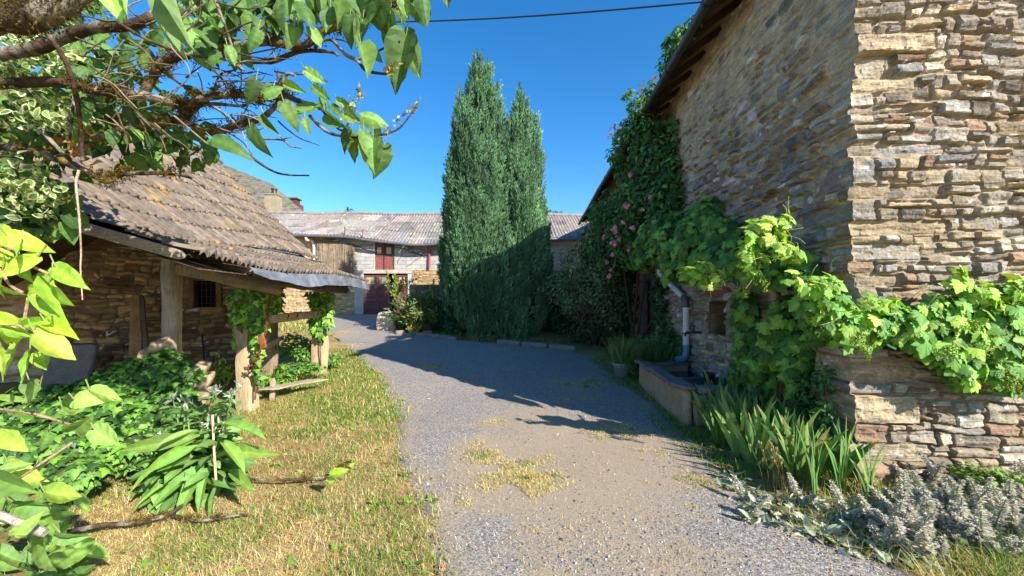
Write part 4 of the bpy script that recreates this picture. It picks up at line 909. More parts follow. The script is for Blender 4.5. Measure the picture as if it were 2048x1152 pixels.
# ------------------------------------------------------------------ slate house behind, with chimneys
ho = thing('slate_house', (-22, 30, 1.2), 'house with a steep grey slate roof rising behind the tiled shed', 'house')
mb = MB()
def pt(u, v, d): return W(u, v, d)
r0, r1 = pt(250, 318, 31), pt(452, 330, 31); k1 = pt(545, 368, 30.0); e1 = pt(622, 436, 28.6); e0 = pt(60, 470, 26)
plane(mb, pt(60, 455, 27), pt(470, 440, 27), r1, r0, lin((92, 88, 80)), 30, 10)
mb.add([pt(470, 440, 27), e1, k1, r1], [(0, 1, 2, 3)], lin((96, 92, 82)))
mb.add([e1, pt(600, 432, 36), pt(560, 392, 36), k1], [(0, 1, 2, 3)], lin((96, 92, 82))); mb.add([r0, r1, k1, pt(555, 388, 36), pt(300, 388, 36)], [(0, 1, 2, 3, 4)], lin((110, 104, 94)))
def slate_mat():
    t = NT('slate'); w = t.coord((1, 1, 1)); a = t.attr(); v = t.n('ShaderNodeTexVoronoi'); t.l(t.coord((1, 1, 2.2)), v.inputs['Vector']); v.inputs['Scale'].default_value = 3.6
    s = t.n('ShaderNodeSeparateColor'); t.l(v.outputs['Color'], s.inputs[0]); c = t.mix(1, a, t.ramp(s.outputs[0], [(0, .6), (1, 1.35)]), 'MULTIPLY'); c = t.mix(t.ramp(t.noise(w, 2.5, 5, .7), [(.45, 0.0), (.7, .6)]), c, tuple(lin((120, 114, 78))))
    return t.done(t.bsdf(c, .85, t.bump(v.outputs['Distance'], .8, .04), .3))
M_SLATE = slate_mat(); mb.build('roof', M_SLATE, ho)
mb = MB(); box(mb, (-34, 28, .5), (-17, 33, 6.6), lin((176, 156, 124))); mb.build('wall', M_STONE, ho)
mb = MB(); c = W(546, 408, 27.4); box(mb, c - A(.42, .3, 1.6), c + A(.42, .4, .58), lin((150, 137, 114))); box(mb, c + A(-.47, -.35, .58), c + A(.47, .45, .68), lin((138, 126, 106))); chm = mb.build('chimney', M_CONC, ho)
mb = MB(); turned(mb, c + A(.08, 0, .66), [(.18, 0), (.16, .3), (.2, .34), (.2, .42), (0, .44)], 12, lin((70, 66, 66))); sub(mb, 'chimney_pot', M_METAL, chm)
mb = MB(); c = W(586, 402, 31); box(mb, c - A(.4, .3, 1.2), c + A(.4, .3, .1), lin((84, 64, 56))); box(mb, c + A(-.5, -.4, .1), c + A(.5, .4, .2), lin((96, 60, 50))); box(mb, c + A(.3, -.3, -.9), c + A(.75, .2, -.35), lin((112, 62, 48))); o = mb.build('chimney', M_CONC, ho); o['label'] = 'red brick chimney'
def stemline(m, pts, r0=.02, r1=.01, col=(110, 88, 64)): P = smooth_path(pts, 6); tube(m, P, np.linspace(r0, r1, len(P)), 6, lin(col), False, .1, 9)
# ------------------------------------------------------------------ conifers
def spray_tmpl():
    V, f = [], []; r = random.Random(5)
    for k in range(11):
        a = r.uniform(0, 6.28); h = r.uniform(0, .75); e = r.uniform(.05, .34); L = r.uniform(.3, .5)
        t = A(math.sin(e) * math.cos(a), math.cos(e), math.sin(e) * math.sin(a)); s = unit(np.cross(t, A(math.cos(a + .8), .2, math.sin(a + .8)))) * .045
        b = A(t[0] * .12, h, t[2] * .12); m = len(V); V += [b, b + t * L * .5 + s, b + t * L, b + t * L * .5 - s]; f.append((m, m + 1, m + 2, m + 3))
    return np.array(V), np.array(f)
SPRAY = spray_tmpl()
def spindle_pts(u, vt, vb, rp, d, n):
    a, b = W(u, vb, d), W(u, vt, d); Rr = .8 * rp / F * d
    pr = lambda q: np.clip(1 - q, 0, 1) ** .37 * np.minimum(1, (.55 + q * 1.6)) / .95
    m = max(20, n // 16); q = NR.random(m * 3); q = q[NR.random(len(q)) < .15 + .85 * pr(q)][:m]; m = len(q); an = NR.random(m) * 6.28
    rad = Rr * pr(q) * (.9 + .14 * NR.random(m)) * (1 + .13 * fbm(np.stack([np.cos(an) * 1.6 + u, np.sin(an) * 1.6, q * 9], 1), 2))
    o = np.stack([np.cos(an), np.sin(an), 0 * an], 1); C = a + (b - a) * q[:, None] + o * rad[:, None]
    k = np.repeat(np.arange(m), 16); s = NR.random(len(k)); L = (.30 + .40 * NR.random(m))[k]
    ax = unit(o[k] * .28 + A(0, 0, 1)); P = C[k] + ax * (L * (s - .35))[:, None] + NR.standard_normal((len(k), 3)) * (.055 * (1.15 - s))[:, None]
    rel = P - C[k]; rel = rel - ax * np.sum(rel * ax, 1)[:, None]
    return P, unit(o[k] * .6 + 9 * rel + A(0, 0, .25)), (1 + .16 * NR.standard_normal(m))[k]
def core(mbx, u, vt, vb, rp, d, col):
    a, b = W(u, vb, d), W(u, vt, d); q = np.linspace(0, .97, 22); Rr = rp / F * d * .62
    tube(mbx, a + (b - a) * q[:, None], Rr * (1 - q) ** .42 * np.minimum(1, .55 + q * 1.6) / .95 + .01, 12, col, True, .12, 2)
def conifer(name, sp, trunk, cols, label, dens):
    c = W(trunk[0], 600, trunk[1]); c[2] = float(gz(0, trunk[1])); t = thing(name, c, label, 'tree'); mb = MB(); cm = MB(); rc2 = random.Random(int(sp[0][0])); ex = []
    for k in range(18):
        u, vt, vb, rp, d = rc2.choice(sp); L = rc2.uniform(90, 190); v1 = rc2.uniform(max(vt + 40, vb - 420), vb - L); q = (vb - v1) / (vb - vt); w = rp * max(0, 1 - q) ** .42
        ex.append((u + rc2.uniform(-.8, .8) * w, v1, v1 + L, rc2.uniform(22, 34), d - w * .8 / F * d))
    for u, vt, vb, rp, d in sp + ex:
        n = int(dens * rp * (vb - vt) / 1000); P, o, tone = spindle_pts(u, vt, vb, rp, d, n); n = len(P)
        tip = unit(A(0, 0, 1) + o * .22 + .16 * NR.standard_normal((n, 3)))
        sz = .19 * np.clip(1 + .3 * NR.standard_normal(n), .5, 1.7)
        cc = pal(n, cols, .13) * np.clip(tone, .5, 1.5)[:, None] * (1 + .25 * fbm(P * 1.1, 2))[:, None]
        br = fbm(P * 1.7 + 50, 2) > .95; cc[br] = lin((120, 98, 58))
        scatter(mb, SPRAY, P, o, tip, sz, cc); core(cm, u, vt, vb, rp, d, lin((36, 54, 36)))  # solid core blocks the sky; inner shade is put into its dark green
    mb.build('crown', M_LEAFD, t); cm.build('dark_core', M_LEAFD, t, True)
    m = MB()
    for k in range(5): b = c + A(R.uniform(-.35, .35), R.uniform(-.2, .2), -.1); tube(m, smooth_path([b, b + A(R.uniform(-.1, .1), 0, .8), b + A(R.uniform(-.2, .2), .1, 2.2)], 4), [.11] * 8 + [.06], 8, lin((96, 78, 64)), True, .15, 8)
    m.build('trunk', M_BARK, t, True); return t
tc = [(92, 128, 88), (104, 142, 96), (80, 114, 82), (114, 148, 100), (92, 126, 92)]
S1 = [(962, 130, 640, 56, 13.7), (928, 205, 640, 42, 13.5), (988, 185, 640, 34, 13.6), (908, 320, 600, 28, 13.3), (996, 330, 650, 42, 13.2), (936, 385, 575, 46, 12.75), (968, 300, 640, 52, 13.0), (955, 480, 655, 64, 12.7), (915, 500, 630, 40, 12.9), (1000, 470, 655, 54, 12.7), (975, 560, 668, 60, 12.5), (945, 240, 600, 40, 13.2)]
conifer('conifer_tree', S1, (975, 13.4), tc, 'taller of the two dense green columnar conifers, on the left of the pair', 400)
S2 = [(1042, 198, 640, 40, 13.9), (1062, 250, 620, 36, 13.8), (1024, 250, 640, 32, 13.6), (1050, 340, 650, 48, 13.4), (1076, 390, 600, 28, 13.6), (1036, 460, 660, 50, 13.1), (1064, 500, 655, 42, 13.3), (1020, 560, 665, 46, 12.9)]
conifer('conifer_tree', S2, (1050, 13.6), [(98, 134, 96), (110, 146, 102), (88, 122, 90), (118, 152, 104)], 'shorter narrow columnar conifer on the right of the pair', 400)

# ------------------------------------------------------------------ low wall with ivy, kerb, small shrubs in front of the conifers
lw = thing('low_wall', (0, 14.6, .5), 'low rubble wall behind the conifers half hidden by ivy', 'wall'); mb = MB(); a, b = A(-4.0, 15.0, .3), A(4.2, 13.6, .3)
u_ = unit((b - a) * [1, 1, 0]); masonry(mb, a, u_, A(u_[1], -u_[0], 0), 8.3, 1.9, (.2, .5), (.07, .18), (.02, .05), .012, cool, 51, None, (120, 108, 92), .05)
plane(mb, a + A(0, 0, 1.9), b + A(0, 0, 1.9), b + A(.05, .45, 1.9), a + A(.05, .45, 1.9), lin((120, 110, 96)), 20, 3); mb.build('rubble', M_STONE2, lw, True)
ivd = [(38, 66, 40), (46, 78, 44), (32, 56, 38), (56, 88, 50)]
def B(u, v, d, ru, rv, rd=None):
    k = d / F; return (W(u, v, d), (ru * k, (rd if rd else ru) * k, rv * k))
mb = MB()
leaf_blobs(mb, [B(850, 628, 14.2, 45, 32, 20), (B(895, 635, 14.2, 40, 32, 20)), B(820, 640, 14.4, 30, 22, 16), B(930, 650, 13.6, 50, 24, 18)], 3000, IVY, .12, ivd, .6, A(0, -.8, 0), .7)
leaf_blobs(mb, [B(1085, 620, 13.9, 40, 45, 16), B(1140, 635, 13.6, 45, 40, 16), B(1200, 640, 13.4, 50, 40, 18), B(1110, 585, 14.0, 40, 34, 14), B(1020, 672, 13.0, 50, 12, 14), B(1200, 690, 11.5, 70, 10, 20), B(950, 688, 12.2, 40, 10, 14)], 5200, IVY, .11, ivd, .6, A(0, -.8, 0), .7)
tag(mb.build('ivy', M_IVY), 'dark ivy spreading over the low wall behind and beside the conifers', 'ivy')
for p, q, lb in (((-3.55, 13.35), (-1.75, 12.05), ('pale kerb stone in the run before the taller conifer', 'kerb stones before the taller conifer')), ((-.45, 11.55), (1.75, 10.35), ('pale kerb stone in the run before the shorter conifer, nearer the barn', 'kerb stones before the shorter conifer'))):
    a, b = A(*p, float(gz(0, p[1])) + .05), A(*q, float(gz(0, q[1])) + .05); n = 3
    for k in range(n):
        mb = MB(); beam(mb, a + (b - a) * (k / n + .004), a + (b - a) * ((k + 1) / n - .004) + A(0, 0, R.uniform(-.012, .012)), .16, .15, lin((126, 120, 114)), None, .016, 12, 8); tag(mb.build('kerb_stone', M_CONC, None, True), lb[0], 'kerb', lb[1])
c = W(775, 655, 14.6); mb = MB(); c[2] = float(gz(0, 14.6)); rock(mb, c + A(0, 0, .3), A(.34, .03, 0), A(-.03, .3, 0), A(.0, 0, .38), (8, 8, 8), 7, .04, 3, lin((186, 170, 150)))
tag(mb.build('stone_pier', M_STONE, None, True), 'stubby pale stone block at the end of the planted strip near the red doors', 'stone block')
for i in range(5):
    c = G(800 + 14 * i, 668 + (i % 2) * 5); mb = MB(); rock(mb, c + A(0, 0, .04), A(.16, .05, 0), A(-.05, .12, 0), A(0, 0, .08), (6, 6, 4), 4, .03, 5, lin((140, 128, 114)))
    o = mb.build('edging_stone', M_STONE, None, True); tag(o, 'small rough edging stone lying beside the lane near the stone block', 'stone', 'edging stones by the stone block')
def bush(name, label, cat, c, n, length, cols, matl, spread=1.0, tmpl=SMALL, ls=.06, per=26, wood=(104, 88, 64), up=.5):
    t = thing(name, c, label, cat); m = MB(); L = MB()
    for k in range(n):
        a = R.uniform(0, 6.28); e = R.uniform(.1, 1.0) * spread; d = A(math.cos(a) * math.sin(e), math.sin(a) * math.sin(e) * .8, math.cos(e)); l = length * R.uniform(.55, 1.1)
        P = smooth_path([c + A(*d) * .05, c + d * l * .5 + A(0, 0, .06 * l), c + d * l + A(0, 0, R.uniform(-.1, .25) * l)], 5); tube(m, P, np.linspace(.016, .004, len(P)), 5, lin(wood), False)
        s = NR.random(per) ** .6 * (len(P) - 1.001); i = s.astype(int); Q = P[i] + (P[i + 1] - P[i]) * (s - i)[:, None] + .04 * length * NR.standard_normal((per, 3)); tip = unit(d * .8 + NR.standard_normal((per, 3)) * .7 + A(0, 0, up))
        scatter(L, tmpl, Q, NR.standard_normal((per, 3)) + A(0, -.3, .6), tip, ls * (.6 + .8 * NR.random(per)), pal(per, cols, .2))
    m.build('stems', M_BARK, t); L.build('foliage', matl, t); return t
bush('spiky_shrub', 'rosemary-like spiky grey green shrub spilling beside the stone block', 'shrub', W(842, 660, 13.9), 130, 1.25, [(92, 108, 60), (112, 124, 68), (76, 92, 54), (130, 134, 76)], M_LEAFD, 1.25, LONG, .17, 34)
bush('yellow_plant', 'low yellow green plant at the foot of the spiky shrub', 'plant', G(828, 668), 30, .4, [(176, 176, 70), (150, 160, 66), (190, 176, 90)], M_LEAF, 1.3, OVAL, .09, 16)
t = bush('rose_tree', 'small sparse rose tree with red and yellow leaves before the dark doorway', 'small tree', W(790, 600, 14.3) + A(0, 0, .05), 14, .95, [(128, 152, 62), (154, 168, 78), (110, 134, 58)], M_LEAF, .8, OVAL, .1, 22)
mb = MB(); c = W(800, 655, 14.3); tube(mb, smooth_path([c, W(801, 620, 14.3), W(788, 596, 14.3)], 5), .04, 6, lin((150, 130, 84))); mb.build('stem', M_BARK, t)
mb = MB(); scatter(mb, OVAL, W(797, 566, 14.2) + .12 * NR.standard_normal((7, 3)), NR.standard_normal((7, 3)), NR.standard_normal((7, 3)), .07, pal(7, [(196, 84, 60)], .2)); mb.build('red_leaves', M_PETAL, t)

# ------------------------------------------------------------------ right wall: shrub, rose, creeper, vines
def Wv(u, v, off): return W(u, v, (2.89 - off) * F / (u - 1070))
def BV(u, v, off, ru, rv, rd=None):
    d = (2.89 - off) * F / (u - 1070); k = d / F; return (W(u, v, d), (min(ru * k, .75), (rd if rd else ru * 1.6) * k, rv * k))
sh = thing('grey_green_shrub', G(1180, 690), 'tall grey green small leaved shrub beside the shaded end of the barn', 'shrub'); mb = MB()
sb = [B(1155, 530, 11.6, 40, 45), B(1125, 575, 11.8, 34, 40), B(1190, 560, 11.2, 50, 60), B(1225, 520, 11.0, 40, 50), B(1160, 600, 11.6, 50, 40), B(1180, 480, 11.3, 30, 30), B(1215, 620, 11.2, 45, 50)]
leaf_blobs(mb, sb, 9000, SMALL, .085, [(112, 124, 84), (128, 138, 96), (96, 110, 74), (88, 104, 66)], .7, A(0, -.3, .2), -.3, .2)
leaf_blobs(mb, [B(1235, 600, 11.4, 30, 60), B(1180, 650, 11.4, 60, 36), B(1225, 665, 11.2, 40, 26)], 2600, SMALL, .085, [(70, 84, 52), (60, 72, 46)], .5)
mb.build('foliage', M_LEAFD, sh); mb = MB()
for k in range(26):
    b = G(1195, 692) + A(R.uniform(-.3, .4), R.uniform(-.2, .2), 0); tube(mb, smooth_path([b, b + A(R.uniform(-.3, .3), R.uniform(-.2, .2), .7), b + A(R.uniform(-.8, .8), R.uniform(-.4, .4), R.uniform(1.1, 2.0))], 4), [.022] * 8 + [.008], 5, lin((96, 84, 66)), False)
mb.build('stems', M_BARK, sh)
ro = thing('climbing_rose', Wv(1262, 690, .5), 'dark climbing rose with pink flower clusters reaching up to the barn eaves', 'climbing rose'); mb = MB()
rb_ = [BV(1235, 440, .7, 55, 60, 40), BV(1220, 500, .8, 45, 50, 40), BV(1275, 400, .6, 50, 60, 50), BV(1300, 330, .4, 40, 60, 50), BV(1290, 270, .5, 34, 40, 40), BV(1325, 420, .35, 30, 80, 50), BV(1262, 470, .6, 50, 60, 50), BV(1335, 300, .15, 22, 70, 30), BV(1340, 380, .15, 24, 70, 40), BV(1200, 430, .8, 25, 30, 26), BV(1250, 340, .62, 22, 34, 30)]
rc_ = [(58, 92, 48), (70, 108, 54), (48, 78, 44), (82, 120, 58)]
leaf_blobs(mb, rb_, 8500, OVAL, .115, rc_, .5, A(-.6, -.6, .2), .4)
leaf_blobs(mb, [BV(1250, 600, .25, 34, 60, 50), BV(1320, 600, .1, 18, 60, 30), BV(1240, 560, .4, 34, 50, 40)], 2200, IVY, .11, ivd, .4, A(-.8, -.6, 0), .8)
mb.build('foliage', M_LEAFD, ro); mb = MB()
for u0, v0, o0, u1, v1, o1 in ((1268, 690, .3, 1240, 430, .6), (1272, 690, .3, 1330, 300, .15), (1265, 690, .3, 1290, 260, .5), (1275, 690, .25, 1335, 600, .1)): tube(mb, smooth_path([Wv(u0, v0, o0), (Wv(u0, v0, o0) + Wv(u1, v1, o1)) / 2 + A(R.uniform(-.1, .1), 0, 0), Wv(u1, v1, o1)], 6), .03, 6, lin((84, 68, 54)))
mb.build('stems', M_BARK, ro)
def rose_flower(c, s):
    m = MB(); n = 30; d = unit(NR.standard_normal((n, 3)) + A(-.5, -.7, .2)); scatter(m, OVAL, c + d * s * .25, d, NR.standard_normal((n, 3)), s * .62, pal(n, [(226, 140, 154), (236, 168, 178), (206, 110, 128)], .12), np.full(n, s * 1.1)); return m
for u, v, off, s in [(1229, 460, 1.12, .17), (1228, 488, 1.1, .16), (1252, 412, 1.05, .13), (1265, 455, 1.0, .11), (1218, 552, 1.15, .11), (1215, 525, 1.15, .1), (1208, 475, 1.15, .12), (1246, 445, 1.05, .09), (1180, 450, 1.2, .09), (1260, 350, .9, .1), (1225, 510, 1.15, .1), (1285, 420, .8, .08), (1180, 500, 1.25, .08), (1222, 540, 1.15, .09), (1300, 395, .65, .08), (1200, 412, 1.15, .08), (1238, 478, 1.1, .09), (1212, 462, 1.15, .09), (1190, 430, 1.2, .07), (1256, 500, 1.0, .08)]:
    rose_flower(Wv(u, v, off), s * .82).build('rose_flower', M_PETAL, ro)
cr = thing('eaves_creeper', Wv(1300, 240, .5), 'leafy creeper with reddish shoots growing over the barn gutter', 'creeper'); mb = MB(); sm = MB()
def shoot_blobs(lst): return [(W(u, v, d), (ru * d / F, .25, rv * d / F)) for u, v, d, ru, rv in lst]
cb = [(1278, 215, 8.4, 22, 26), (1262, 255, 8.8, 24, 26), (1300, 185, 7.8, 14, 18), (1345, 90, 6.6, 16, 22), (1332, 120, 6.8, 12, 16), (1385, 50, 5.9, 12, 18), (1352, 70, 6.4, 14, 10), (1240, 275, 9.2, 16, 16), (1230, 310, 9.4, 16, 16), (1285, 250, 8.5, 20, 20), (1255, 190, 8.6, 8, 6)]
leaf_blobs(mb, shoot_blobs(cb), 1700, OVAL, .095, [(96, 140, 60), (78, 116, 54), (124, 162, 76), (62, 96, 50)], .6, A(-.2, -.3, .3), .2)
leaf_blobs(mb, shoot_blobs([(1310, 170, 7.6, 6, 14), (1282, 178, 8.2, 6, 12), (1228, 260, 9.2, 10, 12)]), 60, OVAL, .08, [(170, 110, 100), (150, 90, 84)], .3)
mb.build('foliage', M_LEAF, cr)
for (u, v, d, ru, rv) in cb: tube(sm, smooth_path([roofpt(min(d, 9.4) - 3.5, OV + .02, .05), W(u, v + rv, d), W(u + R.uniform(-6, 6), v - rv * .9, d)], 4), .008, 5, lin((96, 74, 56)), False)
stemline(sm, [roofpt(k, OV + .02, .05) for k in (2.2, 3.2, 4.2, 5.2, 6.0)], .012, .008, (96, 74, 56)); sm.build('stems', M_BARK, cr)

gv = [(92, 138, 56), (108, 156, 62), (76, 120, 52), (128, 172, 72), (64, 104, 50)]
gvl = [(140, 176, 64), (166, 198, 82), (120, 164, 60), (184, 206, 100)]
def tendrils(m, pts, n, l=.25):
    for k in range(n):
        p = pts[R.randrange(len(pts))] + NR.standard_normal(3) * .05; d = unit(A(R.uniform(-1, .6), R.uniform(-1, .2), R.uniform(-.6, .9))); Q = [p]; s = unit(NR.standard_normal(3))
        for i in range(7): p = p + d * l / 7; d = unit(d + s * .35 + .1 * NR.standard_normal(3)); Q.append(p)
        tube(m, smooth_path(Q, 2), .0028, 4, lin((176, 180, 96)), False)
def grapes(c, l, par, dens=70):
    m = MB(); n = dens; t = NR.random(n); r = .045 * (1 - .6 * t) * (.4 + .6 * NR.random(n)); a = NR.random(n) * 6.28
    P = c + np.stack([r * np.cos(a), r * np.sin(a), -t * l], 1); scatter(m, OCT, P, NR.standard_normal((n, 3)), NR.standard_normal((n, 3)), .0065 + .002 * NR.random(n), pal(n, [(150, 168, 62), (170, 184, 76), (128, 150, 56)], .12))
    tube(m, [c + A(0, 0, .06), c - A(0, 0, l * .9)], .003, 4, lin((140, 156, 70)), False); m.build('grape_cluster', M_LEAF, par)
vn1 = thing('grapevine', Wv(1560, 800, .1), 'grapevine climbing the shaded barn wall over the grey downpipe', 'grapevine'); mb = MB(); sm = MB()
vb = [BV(1290, 500, .35, 36, 40, 60), BV(1340, 490, .35, 45, 45, 60), BV(1390, 490, .35, 45, 55, 50), BV(1410, 435, .25, 26, 34, 30), BV(1440, 470, .28, 30, 40, 40), BV(1440, 520, .38, 50, 40, 50), BV(1490, 520, .35, 45, 45, 40), BV(1540, 530, .32, 45, 50, 40), BV(1590, 550, .25, 36, 50, 30), BV(1255, 480, .4, 22, 36, 60), BV(1370, 540, .42, 40, 22, 40), BV(1330, 465, .35, 50, 34, 60), BV(1400, 455, .28, 30, 44, 40), BV(1415, 415, .2, 14, 20, 20)]
leaf_blobs(mb, vb, 2500, GRAPE, .118, gv, .35, A(-.9, -.9, .3), .7, .16, .22)
hb = [BV(1490, 620, .15, 26, 40, 22), BV(1500, 690, .12, 34, 40, 24), BV(1530, 740, .12, 46, 44, 26), BV(1580, 640, .14, 44, 46, 26), BV(1600, 710, .12, 36, 46, 22), BV(1560, 690, .14, 40, 50, 24), BV(1600, 765, .1, 30, 30, 18), BV(1475, 745, .1, 16, 24, 14), BV(1640, 640, .14, 26, 46, 20)]
leaf_blobs(mb, hb, 1000, GRAPE, .115, gv, .35, A(-.9, -.9, .2), .8, .16, .22)
tips = [W(1400, 552, 4.3), W(1385, 545, 4.4), W(1420, 540, 4.2), W(1440, 552, 4.1), W(1495, 500, 3.9), W(1510, 470, 3.85), W(1530, 450, 3.8), W(1545, 470, 3.8), W(1590, 505, 3.65), W(1570, 500, 3.7), W(1500, 540, 3.9), W(1505, 520, 3.85), W(1550, 460, 3.8), W(1565, 445, 3.8)]
leaf_blobs(mb, [(p, (.11, .08, .10)) for p in tips], 210, GRAPE, .085, gvl, .4, A(.3, -.8, .3), .5, .15, .3)
mb.build('foliage', M_LEAF, vn1)
stemline(sm, [Wv(1562, 800, .05), Wv(1575, 700, .08), Wv(1560, 600, .15), Wv(1540, 540, .3)], .035, .02); stemline(sm, [Wv(1540, 540, .3), Wv(1440, 510, .3), Wv(1340, 500, .3), Wv(1270, 490, .35)], .02, .008)
for p in tips[::2]: stemline(sm, [Wv(1500, 530, .35), (Wv(1500, 530, .35) + p) / 2 + A(0, -.05, .03), p], .006, .003, (150, 150, 80))
tendrils(sm, tips, 34); sm.build('stems', M_BARK, vn1)
for u, v, d, l in ((1492, 560, 3.9, .18), (1512, 545, 3.85, .13), (1530, 560, 3.8, .12), (1475, 575, 4.0, .1)): grapes(W(u, v, d), l, vn1)
vn2 = thing('grapevine', W(1800, 690, 3.25), 'sunlit grapevine draped along the top of the low stone plinth', 'grapevine'); mb = MB(); sm = MB()
fd = lambda u: 3.38 - .0598 * ((u - 1024) / F * 3.4 - 3.1)
lb_ = [(1625, 600, 22, 40), (1660, 620, 30, 36), (1700, 650, 38, 38), (1740, 640, 34, 36), (1790, 650, 42, 42), (1840, 650, 40, 48), (1890, 640, 40, 50), (1940, 660, 44, 60), (1990, 650, 36, 60), (2030, 690, 40, 60), (1880, 700, 36, 34), (1930, 740, 40, 30), (2010, 740, 40, 40), (2070, 700, 50, 70), (2070, 620, 40, 40), (1925, 590, 18, 34), (1650, 570, 20, 22), (1760, 610, 24, 20), (1960, 600, 16, 20), (2000, 585, 26, 16)]
leaf_blobs(mb, [(W(u, v, fd(u) - .13), (ru * 3.3 / F, .11, rv * 3.3 / F)) for u, v, ru, rv in lb_], 1800, GRAPE, .092, gv[:4] + gvl[:3], .5, A(.2, -1.0, .3), .7, .16, .3, .8)
leaf_blobs(mb, [(W(u, v, 3.1), (.05, .04, .07)) for u, v in ((1925, 560), (1920, 535), (1595, 560), (1640, 575), (2040, 570), (1980, 590), (1740, 600))], 60, GRAPE, .075, gvl, .5, A(.2, -.8, .4), .3)
mb.build('foliage', M_LEAF, vn2)
stemline(sm, [W(1590, 620, 3.7), W(1660, 640, 3.3), W(1760, 650, 3.22), W(1880, 650, 3.2), W(2080, 690, 3.15)], .014, .009); stemline(sm, [W(1890, 650, 3.2), W(1925, 600, 3.12), W(1920, 530, 3.1)], .006, .003, (130, 130, 70)); stemline(sm, [W(1940, 650, 3.2), W(1990, 600, 3.12), W(2046, 560, 3.08)], .006, .003, (130, 130, 70))
tendrils(sm, [W(u, v - rv, 3.12) for u, v, ru, rv in lb_], 26, .16); sm.build('stems', M_BARK, vn2)
for u, v, l in ((1722, 660, .16), (1708, 670, .1), (1905, 690, .1), (2020, 740, .16), (2040, 760, .12), (1950, 640, .1), (1735, 690, .12)): grapes(W(u, v, 3.05), l, vn2, 90)
# shade plants round the trough
mb = MB(); leaf_blobs(mb, [B(1330, 690, 8.0, 40, 36, 30), B(1290, 700, 8.3, 30, 28, 26), B(1350, 650, 8.2, 16, 24, 12), B(1370, 700, 7.3, 24, 30, 16)], 1500, OVAL, .11, [(70, 104, 54), (84, 118, 60), (58, 90, 50)], .6, A(-.4, -.5, .2), .3); n = 700
P = np.stack([NR.uniform(2.35, 3.1, n), NR.uniform(7.2, 8.4, n), np.full(n, .15)], 1); a = NR.random(n) * 6.28; scatter(mb, BLADE, P, NR.standard_normal((n, 3)), np.stack([.6 * np.cos(a) - .4, .6 * np.sin(a), .8 + 0 * a], 1), .45 + .35 * NR.random(n), pal(n, [(84, 110, 60), (104, 128, 70)]), np.full(n, .14))
tag(mb.build('shade_plants', M_LEAF), 'tangle of dark green leaves and grass behind the trough under the downpipe', 'plants', kind='stuff')
c = W(1650, 800, 3.75); mb = MB(); leaf_blobs(mb, [(W(1650, 760, 3.7), (.10, .1, .16)), (W(1650, 830, 3.6), (.1, .08, .15)), (W(1615, 790, 3.9), (.16, .12, .2))], 420, OVAL, .05, [(64, 100, 52), (84, 124, 60)], .3, A(-.5, -.8, .2), .3)
stemline(mb, [W(1650, 850, 3.6), W(1648, 760, 3.65), W(1615, 790, 3.9), W(1655, 730, 3.7)], .006, .004); tag(mb.build('small_climber', M_LEAF), 'small leaved climber on the shaded left edge of the plinth', 'climber')

# ------------------------------------------------------------------ irises and lamb's ears
def iris(nb, lit, rnd):
    t = thing('iris_plant', (0, 0, 0), '', 'iris'); m = MB(); k = np.arange(nb)
    for i in range(nb):
        e = (i - (nb - 1) / 2) / max(nb - 1, 1) * 1.35 + rnd.uniform(-.1, .1); l = rnd.uniform(.42, .7) * (1 - .2 * abs(e)); b = A((i - nb / 2) * .014, rnd.uniform(-.01, .01), 0)
        n = 7; s = np.linspace(0, 1, n); an = e * (.55 + .65 * s ** 1.5); x = np.concatenate([[0], np.cumsum(np.sin(an[:-1]) * l / (n - 1))]); z = np.concatenate([[0], np.cumsum(np.cos(an[:-1]) * l / (n - 1))]); yb = rnd.uniform(-.25, .25) * l * s ** 2
        c = np.stack([b[0] + x, b[1] + yb, z], 1); w = .025 * np.array([.8, 1, 1.05, 1, .85, .55, .06]) * rnd.uniform(.8, 1.2); dr = np.stack([np.cos(an), 0 * an, -np.sin(an)], 1)
        V = np.stack([c - dr * w[:, None], c + A(0, .006, 0) * (1 - s)[:, None], c + dr * w[:, None]], 1).reshape(-1, 3); f = []
        for q in range(n - 1): a = 3 * q; f += [(a, a + 1, a + 4, a + 3), (a + 1, a + 2, a + 5, a + 4)]
        cc = lin(rnd.choice([(118, 152, 76), (100, 138, 74), (140, 168, 84), (92, 130, 74)]) if rnd.random() < .96 else (190, 176, 110)) * rnd.uniform(.8, 1.15); cols = np.repeat(cc[None], len(V), 0)
        if rnd.random() < .22: cols[-3:] = lin((190, 150, 86))
        m.add(V, f, cols)
    m.build('leaves', M_LEAF, t); return t
ri = random.Random(12); protos = [iris(ri.randint(6, 9), 1, ri) for _ in range(6)]; spots_i = []
for v, us in ((985, (1640, 1690, 1745)), (965, (1580, 1615, 1660, 1715)), (938, (1520, 1560, 1600, 1645)), (910, (1480, 1520, 1565, 1610, 1650)), (885, (1450, 1495, 1540, 1590, 1630)), (862, (1430, 1475, 1520, 1565, 1610)), (842, (1440, 1490, 1535, 1580)), (825, (1470, 1520, 1560))):
    for u in us:
        spots_i.append((u + ri.uniform(-14, 14), v + ri.uniform(-8, 8)))
        if v < 950: spots_i.append((u + ri.uniform(-30, 20), v + ri.uniform(-12, 12)))
for i, (u, v) in enumerate(spots_i):
    c = G(u, v); o = protos[i] if i < len(protos) else copy_tree(protos[i % len(protos)]); o.location = Vector(c); o.rotation_euler = (0, 0, ri.uniform(-.9, .9) + (PI if ri.random() < .5 else 0)); s = ri.uniform(.85, 1.15); o.scale = (s, s, s)
    if v > 930: tag(o, 'sunlit sword-leaved iris at the front of the clump, next to the plinth', 'iris', 'irises at the sunny front of the clump')
    else: tag(o, 'shaded sword-leaved iris at the back of the clump, by the trough', 'iris', 'irises at the shaded back of the clump')
